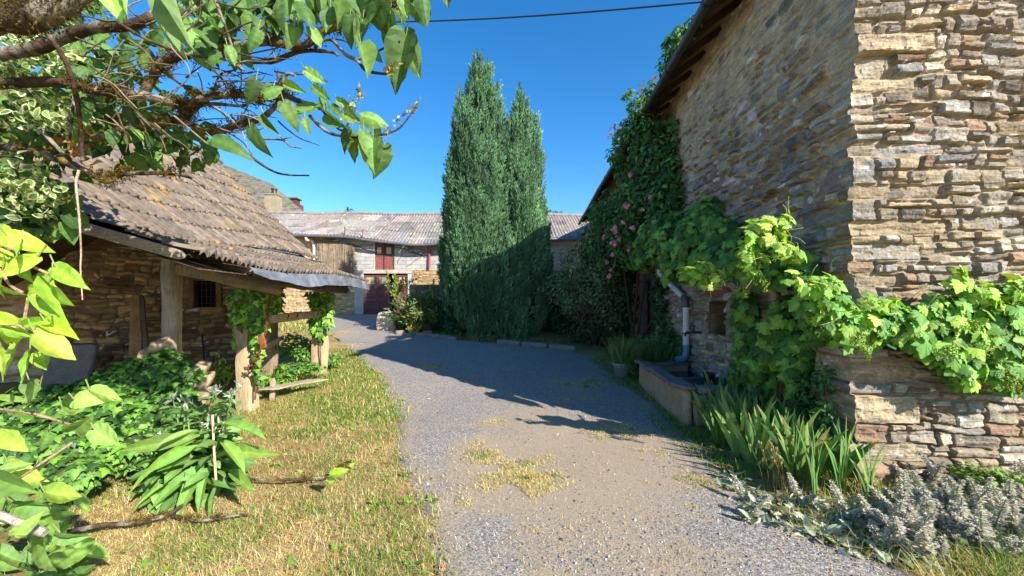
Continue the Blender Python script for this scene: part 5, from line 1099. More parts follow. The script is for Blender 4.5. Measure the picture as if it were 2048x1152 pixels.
def lambs(nsp, rnd):
    t = thing('lambs_ear', (0, 0, 0), '', 'plant'); m = MB(); n = 26; a = NR.random(n) * 6.28; e = .1 + .9 * NR.random(n)
    tip = np.stack([np.cos(a) * np.cos(e), np.sin(a) * np.cos(e), np.sin(e)], 1); fc = [(150, 158, 128), (166, 172, 146), (128, 142, 106), (182, 180, 156)]
    scatter(m, OVAL, .05 * NR.standard_normal((n, 3)) * [1, 1, .3] + A(0, 0, .02), A(0, 0, 1) + .4 * NR.standard_normal((n, 3)), tip, .055 + .045 * NR.random(n), pal(n, fc, .12)); m.build('leaves', M_FUZZ, t)
    for k in range(nsp):
        m = MB(); b = A(rnd.uniform(-.06, .06), rnd.uniform(-.06, .06), 0); h = rnd.uniform(.13, .29); ln = A(rnd.uniform(-.16, .16), rnd.uniform(-.16, .08), h); P = smooth_path([b, b + ln * .5 + A(0, 0, .02), b + ln], 4); tube(m, P, .005, 5, lin((150, 150, 128)), False)
        for q in range(15):
            s = .30 + .70 * q / 14; c = b + ln * s; r = .030 * (1 - .55 * max(0, s - .7) / .3) * (.82 + .3 * (q % 2)); nn = 18; aa = NR.random(nn) * 6.28; d = np.stack([np.cos(aa), np.sin(aa), .25 + .5 * NR.random(nn)], 1)
            scatter(m, SMALL, c + d * r * .25, A(0, 0, 1) + .5 * NR.standard_normal((nn, 3)), d, r * .95, pal(nn, [(200, 196, 178), (212, 208, 190), (184, 180, 162), (196, 184, 184)], .12))
        for q in range(2): scatter(m, OVAL, np.tile(b + ln * (.2 + .2 * q), (2, 1)), A(0, 0, 1) + .3 * NR.standard_normal((2, 3)), A(*[[.9, .2, .3], [-.9, -.2, .3]]), .05, pal(2, fc, .1))
        m.build('flower_spike', M_FUZZ, t)
    return t
pl = [lambs(k, ri) for k in (0, 0, 1, 2, 2, 3, 4)]; used = set(); Lk = []
for u, v, k in [(1480, 985, 1), (1462, 965, 0), (1500, 1010, 2), (1490, 1040, 2), (1520, 1000, 0), (1590, 1010, 3), (1570, 1035, 1), (1560, 1055, 0), (1610, 1050, 0), (1630, 1070, 0), (1680, 1040, 3), (1670, 1080, 1), (1640, 1020, 0), (1700, 1065, 0), (1740, 1050, 1), (1690, 1100, 1), (1720, 1020, 0), (1770, 1020, 0), (1760, 1085, 2), (1750, 1000, 1)]: Lk.append((u, v, k))
for k in range(50): Lk.append((ri.uniform(1775, 2090), ri.uniform(985, 1125), ri.choice([3, 4, 4, 5, 6])))
for i, (u, v, k) in enumerate(Lk):
    if u > 1990 and v > 1090: continue
    c = G(u, v); j = k if k not in used else None; o = pl[k] if k not in used else copy_tree(pl[k]); used.add(k); o.location = Vector(c); o.rotation_euler = (0, 0, ri.uniform(0, 6.28)); s = ri.uniform(.85, 1.2); o.scale = (s, s, s)
    if u < 1765: tag(o, 'silvery felt-leaved lamb\'s ear plant along the edge of the lane below the irises', 'plant', 'scattered lamb\'s ears below the irises')
    else: tag(o, 'silvery lamb\'s ear plant with woolly flower spikes in the dense patch before the plinth', 'plant', 'dense flowering lamb\'s ears')
mb = MB(); leaf_blobs(mb, [(W(1980, 965, 3.05), (.2, .12, .12)), (W(2040, 985, 2.95), (.16, .12, .14)), (W(1935, 950, 3.2), (.12, .1, .1))], 900, IVY, .035, [(128, 152, 72), (150, 170, 90), (110, 138, 64)], .8, A(0, -.4, .2), .2)
tag(mb.build('geranium_plant', M_LEAF), 'feathery bright green plant at the foot of the plinth behind the lamb\'s ears', 'plant')
mb = MB(); n = 26; P = np.array([G(1552 + NR.uniform(-26, 26), 985 + NR.uniform(-20, 16)) for _ in range(n)])
for p in P: q = p + A(NR.uniform(-.12, .05), NR.uniform(-.03, .03), NR.uniform(.25, .42)); tube(mb, smooth_path([p, (p + q) / 2 + A(.02, 0, 0), q], 3), .002, 4, lin((150, 128, 84)), False); rock(mb, q, A(.007, 0, 0), A(0, .007, 0), A(0, 0, .014), (2, 2, 2), 2, 0, 1, lin((172, 150, 104)))
tag(mb.build('dry_seed_stalks', M_GRASS), 'thin dry seed stalks standing between the irises and lamb\'s ears', 'seed stalks')

# ------------------------------------------------------------------ ivy on the posts and the mound
iv = [(112, 154, 54), (90, 130, 48), (134, 174, 68), (72, 110, 44)]
def ivy(label, blobs, n, size, stems, cols=iv, face=A(.4, -.9, .3), core_=None):
    c = stems[0][0]; t = thing('ivy', c, label, 'ivy'); m = MB(); leaf_blobs(m, blobs, n, IVY, size, cols, .4, face, .8, .2, .25); m.build('foliage', M_IVY, t); m = MB()
    for s in stems: stemline(m, s, .012, .006, (116, 92, 66))
    m.build('stems', M_BARK, t); return t
ivy('bright ivy wrapped around the top of the near post of the frame', [B(500, 595, 5.5, 32, 26, 26), B(492, 630, 5.45, 26, 26, 20), B(520, 610, 5.5, 20, 36, 20), B(475, 640, 5.5, 12, 22, 12), B(515, 660, 5.45, 14, 30, 12), B(515, 700, 5.4, 9, 30, 8), B(517, 745, 5.4, 6, 30, 6), B(472, 680, 5.5, 6, 16, 6), B(475, 595, 5.6, 14, 22, 14)], 620, .095, [[W(510, 800, 5.42), W(514, 740, 5.4), W(516, 680, 5.4), W(505, 600, 5.45)]])
ivy('ivy hanging around the far post of the frame', [B(642, 596, 7.9, 24, 22, 20), B(640, 630, 7.75, 22, 24, 18), B(632, 650, 7.7, 14, 22, 12), B(652, 635, 7.7, 12, 26, 10), B(640, 668, 7.7, 8, 14, 8)], 560, .10, [[W(642, 735, 7.75), W(640, 680, 7.72), W(642, 600, 7.8)]])
ivy('ivy on the shaded inner post behind the rail', [B(556, 575, 7.0, 12, 24, 10), B(550, 610, 7.0, 10, 20, 10)], 120, .09, [[W(552, 700, 7.0), W(552, 640, 7.0), W(556, 570, 7.0)]])
im = thing('ivy_mound', W(260, 800, 4.2), 'broad mound of glossy ivy over a tumbled low wall in front of the shed', 'ivy'); mb = MB()
mbl = [B(300, 752, 3.95, 80, 40, 50), B(356, 765, 3.85, 44, 46, 40), B(230, 780, 3.8, 80, 40, 50), B(150, 806, 3.7, 90, 46, 60), B(60, 826, 3.6, 90, 50, 60), B(210, 845, 3.5, 90, 56, 50), B(110, 890, 3.2, 90, 56, 50), B(290, 820, 3.7, 70, 60, 50), B(328, 722, 3.95, 32, 24, 26), B(345, 830, 3.7, 50, 60, 40), B(30, 910, 3.1, 80, 56, 50), B(140, 945, 2.9, 60, 34, 40), B(250, 890, 3.4, 70, 40, 40)]
leaf_blobs(mb, mbl, 7500, IVY, .075, iv[:2] + [(104, 144, 58), (58, 90, 40), (84, 124, 48), (50, 78, 36)], .7, A(.3, -.6, .5), .6, .2, .25)
mb.build('foliage', M_IVY, im); mb = MB(); brr = random.Random(2)
for (c, r) in [(b[0], b[1]) for b in mbl]: rock(mb, A(c[0], c[1], c[2] - r[2] * .15), A(r[0] * .72, 0, 0), A(0, r[1] * .72, 0), A(0, 0, r[2] * .75), (10, 10, 8), 2, .05, 3, lin((58, 66, 38)))  # solid dark filler added under the leaves against see-through
mb.build('mound_core', M_LEAFD, im)
for i, (u, v, d, s) in enumerate(((404, 760, 3.95, .13), (400, 738, 4.0, .12), (402, 790, 3.9, .13), (325, 694, 4.05, .15), (300, 708, 4.1, .14))):
    c = W(u, v, d); mb = MB(); rock(mb, c, A(s * .6, .03, 0), A(-.03, s * .6, .02), A(.02, 0, s * .5), (6, 6, 5), 6, .02, 5, lin((176, 150, 116))); tag(mb.build('loose_stone', M_STONE, None, True), 'rough tan stone showing at the edge of the ivy mound', 'stone', 'stones at the edge of the ivy mound')
bush('lemon_balm', 'fresh green leafy plant in the sun between the ivy mound and the near post', 'plant', G(432, 790), 46, .5, [(136, 168, 70), (112, 148, 60), (160, 184, 90)], M_LEAF, .8, OVAL, .06, 26)
mb = MB(); leaf_blobs(mb, [B(590, 735, 7.2, 60, 10, 40), B(560, 760, 6.4, 30, 12, 30), B(610, 705, 8.0, 26, 18, 20), B(590, 690, 8.4, 40, 26, 20), B(660, 720, 8.2, 20, 12, 16)], 2200, OVAL, .07, iv[:2] + [(70, 108, 56)], .9, A(0, -.3, .4), .2)
tag(mb.build('ground_cover', M_LEAF), 'low leafy ground cover under and behind the shoeing frame', 'ground cover', kind='stuff')
# far-off tree tops over the roofs
for u, v, d, s, lb in ((1112, 428, 40, 24, 'round green tree top showing above the barn roof right of the conifers'), (697, 425, 45, 9, 'thin dark tree tip showing above the corrugated roof')):
    t = thing('distant_tree', W(u, 560, d), lb, 'tree'); mb = MB(); leaf_blobs(mb, [B(u, v + s * .5, d, s, s * .7), B(u + s * .6, v + s * .9, d, s * .8, s * .6), B(u - s * .6, v + s, d, s * .8, s * .6)] if s > 10 else [B(u, v, d, 4, 12), B(u + 3, v + 6, d, 8, 3), B(u - 3, v + 1, d, 6, 2)], 900 if s > 10 else 120, SMALL, .45, [(104, 136, 80), (88, 120, 72)] if s > 10 else [(70, 84, 70)], .6)
    mb.build('crown', M_LEAFD, t); mb = MB(); tube(mb, [W(u, 560, d), W(u, v, d)], [.2, .04], 6, lin((80, 66, 54))); mb.build('trunk', M_BARK, t)
# overhead cable
mb = MB(); a, b = W(560, 43, 7.6), W(1436, 1, 5.3); p = [a + (b - a) * k + A(0, 0, -.12 * math.sin(PI * max(0, min(1, k)))) for k in np.linspace(-1.2, 1, 40)]; tube(mb, p, .012, 6, lin((44, 46, 50)), False)
tag(mb.build('overhead_cable', M_PVC), 'dark overhead cable crossing the sky to the barn eaves', 'cable')
# ------------------------------------------------------------------ the lilac overhanging from the left
lil = thing('lilac_tree', (-3.6, 1.6, 0), 'old lilac with mossy lichened branches and heart-shaped leaves overhanging the view', 'tree')
bark = MB(); mossb = MB(); twig = MB(); lf = MB()
br = lambda *p: [W(u, v, d) for u, v, d in p]
def branch(p, r0, r1, moss=.5, n=9, m=bark):
    P = smooth_path(p, 8); k = len(P); rad = np.linspace(r0, r1, k)
    n1 = fbm(P * 14, 2); c = np.where((n1 > .3)[:, None], lin((138, 128, 112)), lin((84, 68, 54))); c = np.where((n1 < -.55)[:, None], lin((120, 100, 50)), c)
    tube(m, P, rad, n, c, True, .22, 22)
    if moss:
        N = int(moss * 190 * k * .18); i = NR.integers(0, k, N); i = i[fbm(P[i] * 8 + 3, 2) > .05]; N = len(i)
        if N:
            d = unit(NR.standard_normal((N, 3)) + A(0, 0, .7)); Q = P[i] + d * rad[i][:, None] * .9 + .01 * NR.standard_normal((N, 3))
            scatter(mossb, SPRAY, Q, NR.standard_normal((N, 3)), d + .5 * NR.standard_normal((N, 3)), .018 + .016 * NR.random(N), pal(N, [(120, 100, 40), (92, 78, 38), (76, 66, 36), (140, 120, 52), (84, 66, 40)], .2))
    return P
base = A(-3.6, 1.6, -.1)
B1 = branch([base, A(-3.5, 1.6, 1.0), A(-3.0, 1.5, 1.9), W(-80, 70, 1.55), W(50, 40, 1.5), W(130, 5, 1.5), W(230, -70, 1.5)], .09, .026, 4.0, 14)
B2 = branch([A(-3.6, 1.6, 1.1), W(-150, 180, 2.0)] + br((0, 168, 1.95), (120, 165, 1.9), (190, 182, 1.9), (270, 188, 1.85), (340, 205, 1.85), (372, 222, 1.85)), .03, .014, 1.2, 12)
B3 = branch(br((285, 190, 1.85), (305, 158, 1.85), (330, 122, 1.8), (400, 105, 1.75), (470, 92, 1.7), (540, 82, 1.65)), .020, .015, .6)
T = [(br((540, 84, 1.65), (605, 92, 1.62), (650, 62, 1.6), (700, 42, 1.58), (770, 15, 1.55), (850, -10, 1.5)), .018, .010), (br((430, 112, 1.72), (530, 124, 1.68), (600, 103, 1.65), (660, 104, 1.63), (678, 112, 1.62)), .012, .006),
     (br((630, 102, 1.62), (635, 88, 1.6), (662, 80, 1.58), (690, 108, 1.52), (715, 122, 1.5), (735, 142, 1.48), (785, 150, 1.46)), .008, .005), (br((715, 120, 1.5), (760, 100, 1.45), (800, 82, 1.42)), .005, .003), (br((672, 78, 1.57), (690, 82, 1.55), (702, 92, 1.54)), .004, .002),
     (br((372, 222, 1.85), (400, 198, 1.8), (470, 190, 1.75), (520, 198, 1.7), (560, 188, 1.65), (600, 203, 1.6), (640, 215, 1.55)), .018, .010), (br((372, 222, 1.85), (420, 208, 1.82), (480, 212, 1.78), (500, 206, 1.76)), .010, .005),
     (br((190, 278, 2.0), (290, 252, 1.95), (360, 242, 1.9), (420, 265, 1.85), (470, 252, 1.8), (520, 238, 1.75), (555, 205, 1.7), (570, 152, 1.66), (590, 150, 1.65)), .022, .006), (br((370, 242, 1.9), (395, 215, 1.88), (420, 190, 1.86), (440, 170, 1.84)), .012, .005),
     (br((475, 288, 1.75), (500, 312, 1.7), (545, 342, 1.66), (580, 350, 1.64), (618, 351, 1.62)), .007, .003), (br((520, 278, 1.7), (565, 280, 1.66), (580, 292, 1.65), (605, 296, 1.64)), .005, .003), (br((565, 279, 1.66), (575, 276, 1.65), (586, 272, 1.65)), .003, .002),
     (br((620, 232, 1.5), (640, 252, 1.46), (665, 268, 1.44), (720, 274, 1.42), (775, 268, 1.40)), .007, .004), (br((640, 215, 1.55), (680, 260, 1.45), (700, 240, 1.42), (712, 215, 1.42)), .005, .003), (br((775, 268, 1.40), (800, 255, 1.40), (822, 228, 1.4), (836, 205, 1.4)), .004, .002),
     (br((0, 292, 2.1), (100, 312, 2.1), (170, 342, 2.05), (212, 362, 2.0), (240, 350, 2.0), (300, 346, 1.98), (370, 352, 1.95), (415, 378, 1.92)), .024, .005), (br((360, 352, 1.96), (365, 322, 1.94), (398, 300, 1.9), (412, 285, 1.88)), .006, .003),
     (br((150, 180, 1.9), (143, 240, 1.88), (137, 300, 1.86)), .007, .005), (br((90, 60, 1.7), (130, 120, 1.75), (150, 180, 1.8), (160, 240, 1.85), (165, 320, 1.9)), .012, .008), (br((520, 80, 1.66), (528, 62, 1.66), (545, 10, 1.64), (550, -30, 1.6)), .011, .008), (br((548, 75, 1.66), (552, 30, 1.64), (548, -30, 1.6)), .007, .006),
     (br((430, 0, 1.6), (450, 50, 1.6), (470, 110, 1.6), (485, 138, 1.6)), .006, .003), (br((235, 45, 1.6), (300, 82, 1.6), (380, 110, 1.6), (455, 120, 1.6), (490, 142, 1.6)), .007, .004), (br((400, 100, 1.75), (450, 60, 1.7), (520, 20, 1.65), (560, -10, 1.6)), .012, .007), (br((330, 125, 1.8), (350, 160, 1.78), (385, 180, 1.76), (420, 190, 1.76), (440, 150, 1.76), (470, 140, 1.75)), .007, .003),
     (br((0, 110, 1.8), (80, 95, 1.8), (170, 60, 1.75), (260, 50, 1.7), (340, 20, 1.7)), .03, .018), (br((60, 235, 2), (110, 290, 2), (150, 330, 2), (180, 345, 2)), .012, .006)]
for p, a, b in T: branch(p, a, b, .6 if a > .015 else 0, 7, bark if a > .015 else twig)
for k in range(110):                                             # fine bare twigs
    u, v = R.uniform(150, 560), R.uniform(0, 260); d = R.uniform(1.5, 2.0); a = R.uniform(-.8, .9); p = W(u, v, d); P = [p]
    for i in range(4): a += R.uniform(-.4, .4); p = p + A(math.cos(a), R.uniform(-.3, .3), -math.sin(a)) * R.uniform(.03, .08); P.append(p)
    tube(twig, smooth_path(P, 3), np.linspace(.004, .0018, 13), 4, lin(R.choice([(120, 104, 84), (150, 130, 104), (92, 74, 58)])), False)
bark.build('branch', M_BARK, lil, True); twig.build('twigs', M_BARK, lil, True); mossb.build('moss', M_FUZZ, lil)
LC = [(98, 132, 64), (82, 116, 54), (114, 148, 76), (72, 102, 50)]
def hand(lst, d, cols, tmpl=HEART, tl=.45, jit=.06, wk=1.0, flip=0, m=lf):
    P, N, T_, S = [], [], [], []
    for x in lst:
        u0, v0, u1, v1 = x[:4]; dd = (x[4] if len(x) > 4 else d) + R.uniform(-jit, jit)
        a, b = W(u0, v0, dd), W(u1, v1, dd + R.uniform(-.03, .03)); t = b - a; n = A(R.uniform(-1.1, 1.1), -1, R.uniform(-.5, 1.1)) ; P.append(a); T_.append(t); S.append(np.linalg.norm(t) * 1.02); N.append(n)
        st = a - t * .25 + A(0, 0, .02); tube(twig2, smooth_path([st, a], 3), .0016, 4, lin((140, 150, 84)), False)
    k = len(P); S = np.array(S); P, N, T_ = np.array(P), np.array(N), np.array(T_); cc = pal(k, cols, .12); wd_ = S * .74 * wk * np.clip(1 + .15 * NR.standard_normal(k), .7, 1.3); j = NR.integers(0, len(HEARTS), k)
    for q in range(len(HEARTS)):
        s = j == q
        if s.any(): scatter(m, HEARTS[q], P[s], N[s], T_[s], S[s], cc[s], wd_[s])
twig2 = lf
HL = [(575, -25, 575, 35), (603, 5, 630, 42), (640, -5, 642, 38), (680, -10, 678, 55), (745, 0, 775, 62), (760, 18, 735, 62), (725, 42, 712, 92), (765, 55, 762, 88), (812, 72, 786, 182), (808, 68, 832, 148), (722, 92, 738, 152), (742, 100, 762, 122), (808, -5, 815, 38), (842, -15, 856, 36), (895, -18, 894, 14), (512, 160, 494, 208), (528, 188, 560, 166), (575, 170, 612, 186), (628, 174, 662, 205), (640, 192, 645, 218), (568, 206, 595, 252), (596, 224, 652, 214), (662, 212, 688, 232), (610, 238, 616, 268), (722, 232, 770, 242), (748, 246, 762, 282), (702, 262, 684, 308), (716, 270, 704, 324), (728, 265, 735, 320), (746, 280, 745, 346), (768, 290, 754, 356), (500, 254, 516, 306), (528, 232, 556, 268), (426, 278, 486, 290), (612, 142, 652, 170), (700, 30, 690, 80), (560, 0, 545, 50), (660, 20, 655, 70), (590, 55, 575, 90), (625, 60, 640, 100), (515, 60, 490, 95), (455, 95, 472, 130), (780, 28, 770, 70), (690, 225, 720, 245), (675, 200, 705, 215), (655, 230, 690, 255), (545, 175, 520, 190), (740, -10, 700, 30), (715, -20, 722, 30)]
hand(HL, 1.42, LC)
hand([(215, -20, 240, 38, 1.15), (262, -30, 240, 30, 1.1)], 1.15, [(150, 190, 90)], HEART); hand([(300, 5, 336, 106, 1.2), (348, -20, 372, 96, 1.15), (380, -30, 375, 30, 1.2)], 1.2, [(126, 158, 96), (136, 166, 104)], HEART, wk=.8)
def cloud(n, boxes, d0, d1, size, cols, tmpl=HEART, m=lf, face=A(0, -.5, .5)):
    P = []
    for k in range(n): u0, v0, u1, v1 = R.choice(boxes); P.append(W(R.uniform(u0, u1), R.uniform(v0, v1), R.uniform(d0, d1)))
    P = np.array(P); nr = NR.standard_normal((n, 3)) * .7 + face; t = NR.standard_normal((n, 3)) * .6 + A(.2, 0, -.9); sz = size * np.clip(1 + .25 * NR.standard_normal(n), .5, 1.5); cc = pal(n, cols, .15)
    for q in range(3): scatter(m, HEARTS[q], P[q::3], nr[q::3], t[q::3], sz[q::3], cc[q::3])
dk = [(74, 104, 52), (90, 124, 58), (62, 90, 46), (104, 138, 66)]
cloud(170, [(380, -30, 560, 70), (420, 0, 600, 50), (560, -30, 800, 30), (380, 60, 480, 110), (620, -30, 860, 10)], 1.5, 1.95, .075, dk + LC)
cloud(400, [(170, 180, 420, 280), (240, 250, 430, 325), (170, 60, 330, 180), (180, 200, 320, 270), (330, 0, 480, 60)], 1.9, 2.5, .075, dk)
cloud(620, [(-60, 120, 170, 380), (-60, 280, 110, 460), (0, 180, 240, 300), (40, 390, 150, 470), (-60, 0, 250, 140)], 2.1, 2.7, .085, dk)
cloud(20, [(130, 240, 200, 340), (110, 260, 190, 330)], 1.9, 2.2, .045, [(150, 100, 60), (170, 116, 66), (120, 78, 50)])
# seed heads
for u, v, u2, v2 in ((690, 236, 722, 180), (760, 274, 836, 205), (772, 148, 790, 128)):
    a, b = W(u, v, 1.4), W(u2, v2, 1.4); n = 34; k = NR.random(n); P = a + (b - a) * k[:, None] + .008 * NR.standard_normal((n, 3)); scatter(lf, SMALL, P, NR.standard_normal((n, 3)), (b - a) / np.linalg.norm(b - a) + .6 * NR.standard_normal((n, 3)), .013 + .010 * NR.random(n), pal(n, [(170, 180, 80), (140, 130, 70), (120, 92, 80)], .15), np.full(n, .018))
    for q in range(9): c = a + (b - a) * R.random(); tube(twig2, [c, c + A(R.uniform(-.02, .03), 0, R.uniform(0, .025))], .0014, 4, lin((120, 92, 74)), False)
lf.build('foliage', M_LEAF, lil)
# bright suckers near the camera at the left edge
sk = thing('lilac_sucker', (-1.3, .9, 0), 'bright backlit lilac shoots with large yellow green leaves at the left edge', 'shrub'); ls = MB(); twig2 = ls
YG = [(168, 200, 62), (150, 188, 60), (184, 210, 80), (140, 176, 58)]
SK1 = [(15, 472, 94, 498), (-30, 470, 30, 512), (45, 485, 40, 516), (-20, 510, 48, 525), (30, 515, 48, 562), (75, 515, 5, 555), (5, 540, -5, 600), (112, 535, 160, 572), (95, 570, 60, 602), (108, 562, 122, 650), (105, 645, 108, 630), (70, 568, 112, 600), (-20, 560, 28, 600), (-20, 640, 70, 660), (5, 655, 80, 672), (70, 668, 124, 718), (70, 660, 15, 690), (20, 690, -30, 755), (60, 705, 55, 768), (95, 650, 156, 676), (-10, 690, 18, 748), (55, 650, 110, 632), (80, 705, 98, 742)]
hand(SK1, .92, YG, HEART, jit=.05, m=ls, wk=.85)
SK2 = [(60, 765, 95, 800), (80, 770, 55, 805), (125, 818, 150, 848), (95, 872, 75, 905), (105, 905, 120, 880), (0, 800, 60, 815), (20, 830, 70, 850), (0, 870, 50, 900), (180, 780, 215, 800), (150, 860, 180, 838), (190, 860, 245, 890), (0, 940, 60, 930), (20, 930, 75, 965), (0, 960, 70, 985), (-20, 1000, 30, 1050), (30, 1070, 75, 1040), (80, 1030, 120, 1080), (85, 1075, 95, 1150), (100, 1090, 122, 1110), (-10, 1100, 30, 1130), (120, 1065, 180, 1075), (40, 1010, 130, 1020), (90, 985, 135, 1000), (0, 1040, 20, 1000), (150, 800, 200, 790), (170, 815, 120, 800)]
hand(SK2, 1.0, [(128, 164, 78), (110, 148, 70), (144, 176, 84), (150, 176, 70)], HEART, jit=.1, m=ls, wk=.9)
for k in range(60): u, v, d = R.uniform(-60, 170), R.uniform(960, 1180), R.uniform(1.7, 2.4); hand([(u, v, u + R.uniform(-40, 60), v + R.uniform(-20, 45), d)], d, [(104, 140, 66), (88, 124, 58), (128, 160, 76)], m=ls)
twig2 = MB(); rs = br((-60, 1400, 1.25), (-60, 970, 1.05), (-60, 815, 1.0), (-55, 660, .95), (-60, 480, .92)); rs = smooth_path(rs, 5); tube(twig2, rs, np.linspace(.011, .003, len(rs)), 7, lin((150, 132, 110)), True, .1, 30)
for q in (480, 660, 500): tube(twig2, [W(-60, q, .94), W(-38, q, .92)], .005, 6, lin((150, 132, 110)))
for q in (815, 970): tube(twig2, [W(-60, q, 1.0), W(-38, q, 1.0)], .005, 6, lin((150, 132, 110)))
for p in (br((-40, 480, .92), (20, 500, .92), (60, 530, .92), (108, 552, .92)), br((-40, 660, .92), (30, 650, .92), (70, 670, .92)), br((-40, 815, 1.0), (60, 826, 1.0), (150, 852, 1.0)), br((-40, 970, 1.0), (30, 960, 1.0), (85, 925, 1.0), (145, 885, 1.05)), br((45, 655, .95), (52, 620, .95), (56, 595, .95)), br((-40, 500, .9), (0, 540, .92), (20, 570, .92), (45, 585, .92))): tube(twig2, smooth_path(p, 5), .0032, 6, lin((168, 138, 110)), True, .1, 30)
for p in (br((-60, 1010, 1.0), (0, 1030, 1.0), (60, 1055, 1.0), (90, 1066, 1.0)), br((-30, 760, 1.0), (-20, 1000, 1.0), (-10, 1400, 1.1))): tube(twig2, smooth_path(p, 5), .010, 8, lin((176, 164, 150)), True, .15, 30)
ls.build('foliage', M_LEAF, sk); twig2.build('stems', M_BARK, sk)
# variegated shrub
vs = thing('variegated_shrub', (-4.4, 2.4, 0), 'variegated cream and green leaved shrub behind the lilac branches at the left', 'shrub'); m = MB(); e2 = MB()
P, o = blob_pts([B(40, 110, 1.95, 80, 50), B(90, 85, 1.9, 60, 30), B(30, 215, 2.0, 80, 50), B(110, 225, 2.0, 50, 40), B(40, 400, 2.0, 50, 50), B(90, 385, 2.0, 40, 30), B(20, 340, 2.0, 60, 40)], 760)
n = len(P); nr = unit(o + .5 * NR.standard_normal((n, 3)) + A(.2, -.4, .6)); tp = NR.standard_normal((n, 3)) + A(.3, 0, -.2); s = .042 * np.clip(1 + .25 * NR.standard_normal(n), .5, 1.5)
scatter(m, OVAL, P, nr, tp, s, pal(n, [(190, 198, 140), (206, 208, 160), (170, 184, 120)], .1), s * 1.25); scatter(m, OVAL, P + nr * .0025 + unit(tp) * s[:, None] * .1, nr, tp, s * .74, pal(n, [(108, 132, 76), (92, 118, 68)], .12)); m.build('foliage', M_LEAF, vs)
m = MB()
for k in range(14): tube(m, smooth_path([A(-4.4, 2.4, 0) + .05 * NR.standard_normal(3), A(-4.2 + R.uniform(-.2, .2), 2.4, 1.2), W(R.uniform(0, 110), R.uniform(60, 400), 2.4)], 5), .009, 5, lin((120, 104, 80)), False)
m.build('stems', M_BARK, vs)
# a hanging bleached stick
mb = MB(); tube(mb, smooth_path(br((158, 340, 1.6), (152, 370, 1.6), (158, 430, 1.6), (162, 500, 1.6), (161, 540, 1.6), (165, 600, 1.6)), 6), np.linspace(.005, .0022, 31), 6, lin((182, 160, 138)), True, .1, 30); tag(mb.build('hanging_stick', M_BARK, None, True), 'thin bleached stick hanging down in front of the shed roof', 'stick')
# ------------------------------------------------------------------ mullein-like plant with its cane, fallen branches
bp = thing('broad_leaved_plant', G(415, 985), 'tall leafy plant with long drooping green leaves tied to a pale cane', 'plant'); m = MB(); st = MB(); c0 = G(415, 985)
c0 = c0 + A(0, -.12, 0)
for k in range(15):
    b = c0 + A(R.uniform(-.22, .16), R.uniform(-.12, .2), 0); tp = b + A(R.uniform(-.10, .22), R.uniform(-.1, .2), R.uniform(.5, .84)); Pt = smooth_path([b, (b + tp) / 2 + A(0, 0, .05), tp], 5); tube(st, Pt, np.linspace(.009, .004, len(Pt)), 6, lin((140, 158, 100)), False)
    n = 24; q = np.sort(NR.random(n)); i = (q * (len(Pt) - 1.01)).astype(int); a = NR.random(n) * 6.28; tip = np.stack([np.cos(a), np.sin(a), .55 - .5 * (1 - q)], 1); s = (.22 - .11 * q) * (.75 + .5 * NR.random(n)); scatter(m, LONG, Pt[i], A(0, 0, 1) + .35 * NR.standard_normal((n, 3)), tip, s, pal(n, [(116, 152, 76), (100, 138, 70), (132, 164, 90), (108, 144, 84)], .14), s * 2.0)
    n = 7; scatter(m, LONG, tp + .015 * NR.standard_normal((n, 3)), NR.standard_normal((n, 3)), NR.standard_normal((n, 3)) + A(0, 0, 1.2), .06, pal(n, [(150, 170, 130), (170, 176, 156)], .1)); scatter(m, SMALL, tp + .025 * NR.standard_normal((5, 3)) + A(0, 0, .03), NR.standard_normal((5, 3)), NR.standard_normal((5, 3)), .02, pal(5, [(200, 190, 200)], .08))
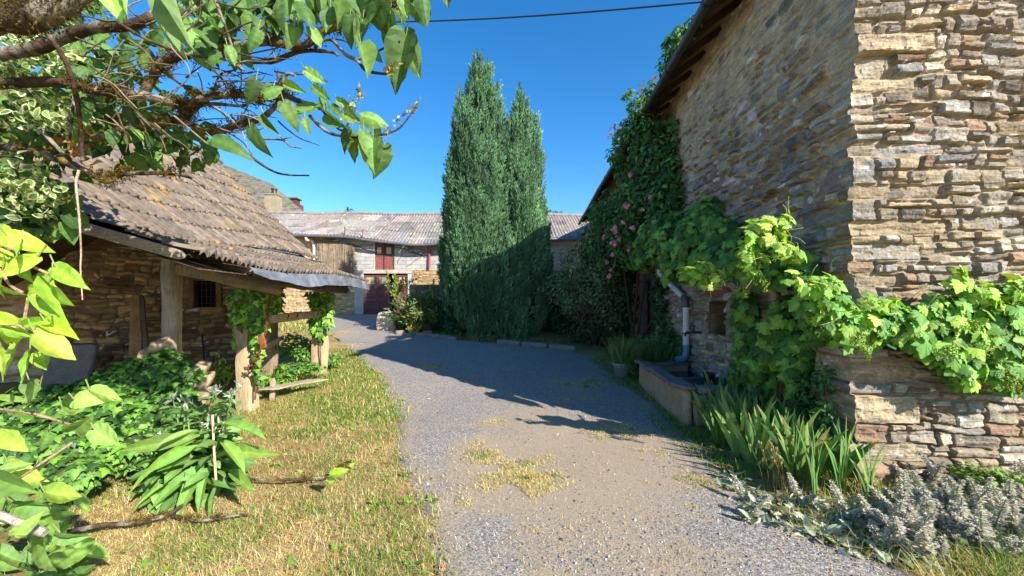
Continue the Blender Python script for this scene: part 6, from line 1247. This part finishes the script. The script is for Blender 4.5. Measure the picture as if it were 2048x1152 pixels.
bg_ = [(400, 930, 300, 1005), (410, 920, 345, 1030), (420, 930, 385, 1015), (440, 960, 405, 1045), (390, 880, 255, 955), (400, 870, 240, 900), (395, 890, 290, 940), (450, 900, 520, 905), (440, 880, 490, 915), (460, 940, 495, 965), (430, 850, 520, 840), (390, 860, 320, 880), (350, 960, 262, 1005)]
bgs = []
for u0, v0, u1, v1 in bg_:
    a, b = W(u0, v0, 2.95), W(u1, v1, 2.75); a[2], b[2] = max(a[2], .05), max(b[2], .04); bgs.append((a, b - a))
S = np.array([np.linalg.norm(t) for _, t in bgs]); scatter(m, OVAL, [a for a, _ in bgs], A(0, -.4, 1) + .6 * NR.standard_normal((len(bgs), 3)), [t for _, t in bgs], S * 1.1, pal(len(bgs), [(134, 170, 76), (116, 154, 72)], .12), S * .5)
m.build('leaves', M_FUZZ if False else M_LEAF, bp); st.build('stems', M_GRASS, bp)
mb = MB(); tube(mb, [W(432, 960, 2.8), W(428, 900, 2.9), W(425, 830, 3.0)], .0075, 7, lin((214, 182, 136))); mb.build('cane', M_PVC, bp)
def fallen(label, pts, r0, r1, lv=()):
    t = thing('fallen_branch', G(pts[0][0], pts[0][1]), label, 'branch'); global bark, mossb, lf, twig2
    mossb, lf = MB(), MB(); twig2 = lf; m = MB(); P = [G(u, v) + A(0, 0, z) for u, v, z in pts]; branch(P, r0, r1, 1.0, 9, m); m.build('branch', M_BARK, t, True); mossb.build('moss', M_FUZZ, t)
    if lv: hand(lv, 2.95, YG, HEART, m=lf); lf.build('leaves', M_LEAF, t)
fallen('mossy lichened branch lying across the straw with a few green leaves at its tip', [(135, 1080, .05), (200, 1075, .08), (290, 1062, .07), (355, 1040, .08), (420, 995, .12), (470, 975, .07), (560, 974, .06), (655, 968, .06)], .017, .009, [(662, 950, 690, 945, 3.05), (664, 955, 655, 975, 3.05), (700, 930, 710, 925, 3.15), (690, 935, 692, 945, 3.1)])
fallen('second short mossy stick lying in front of the leafy plant', [(330, 1040, .04), (400, 1055, .05), (470, 1045, .05), (500, 1038, .03)], .014, .006)
fallen('thin bent twig rising from the end of the long mossy branch', [(655, 968, .06), (680, 965, .12), (705, 965, .2)], .008, .004)
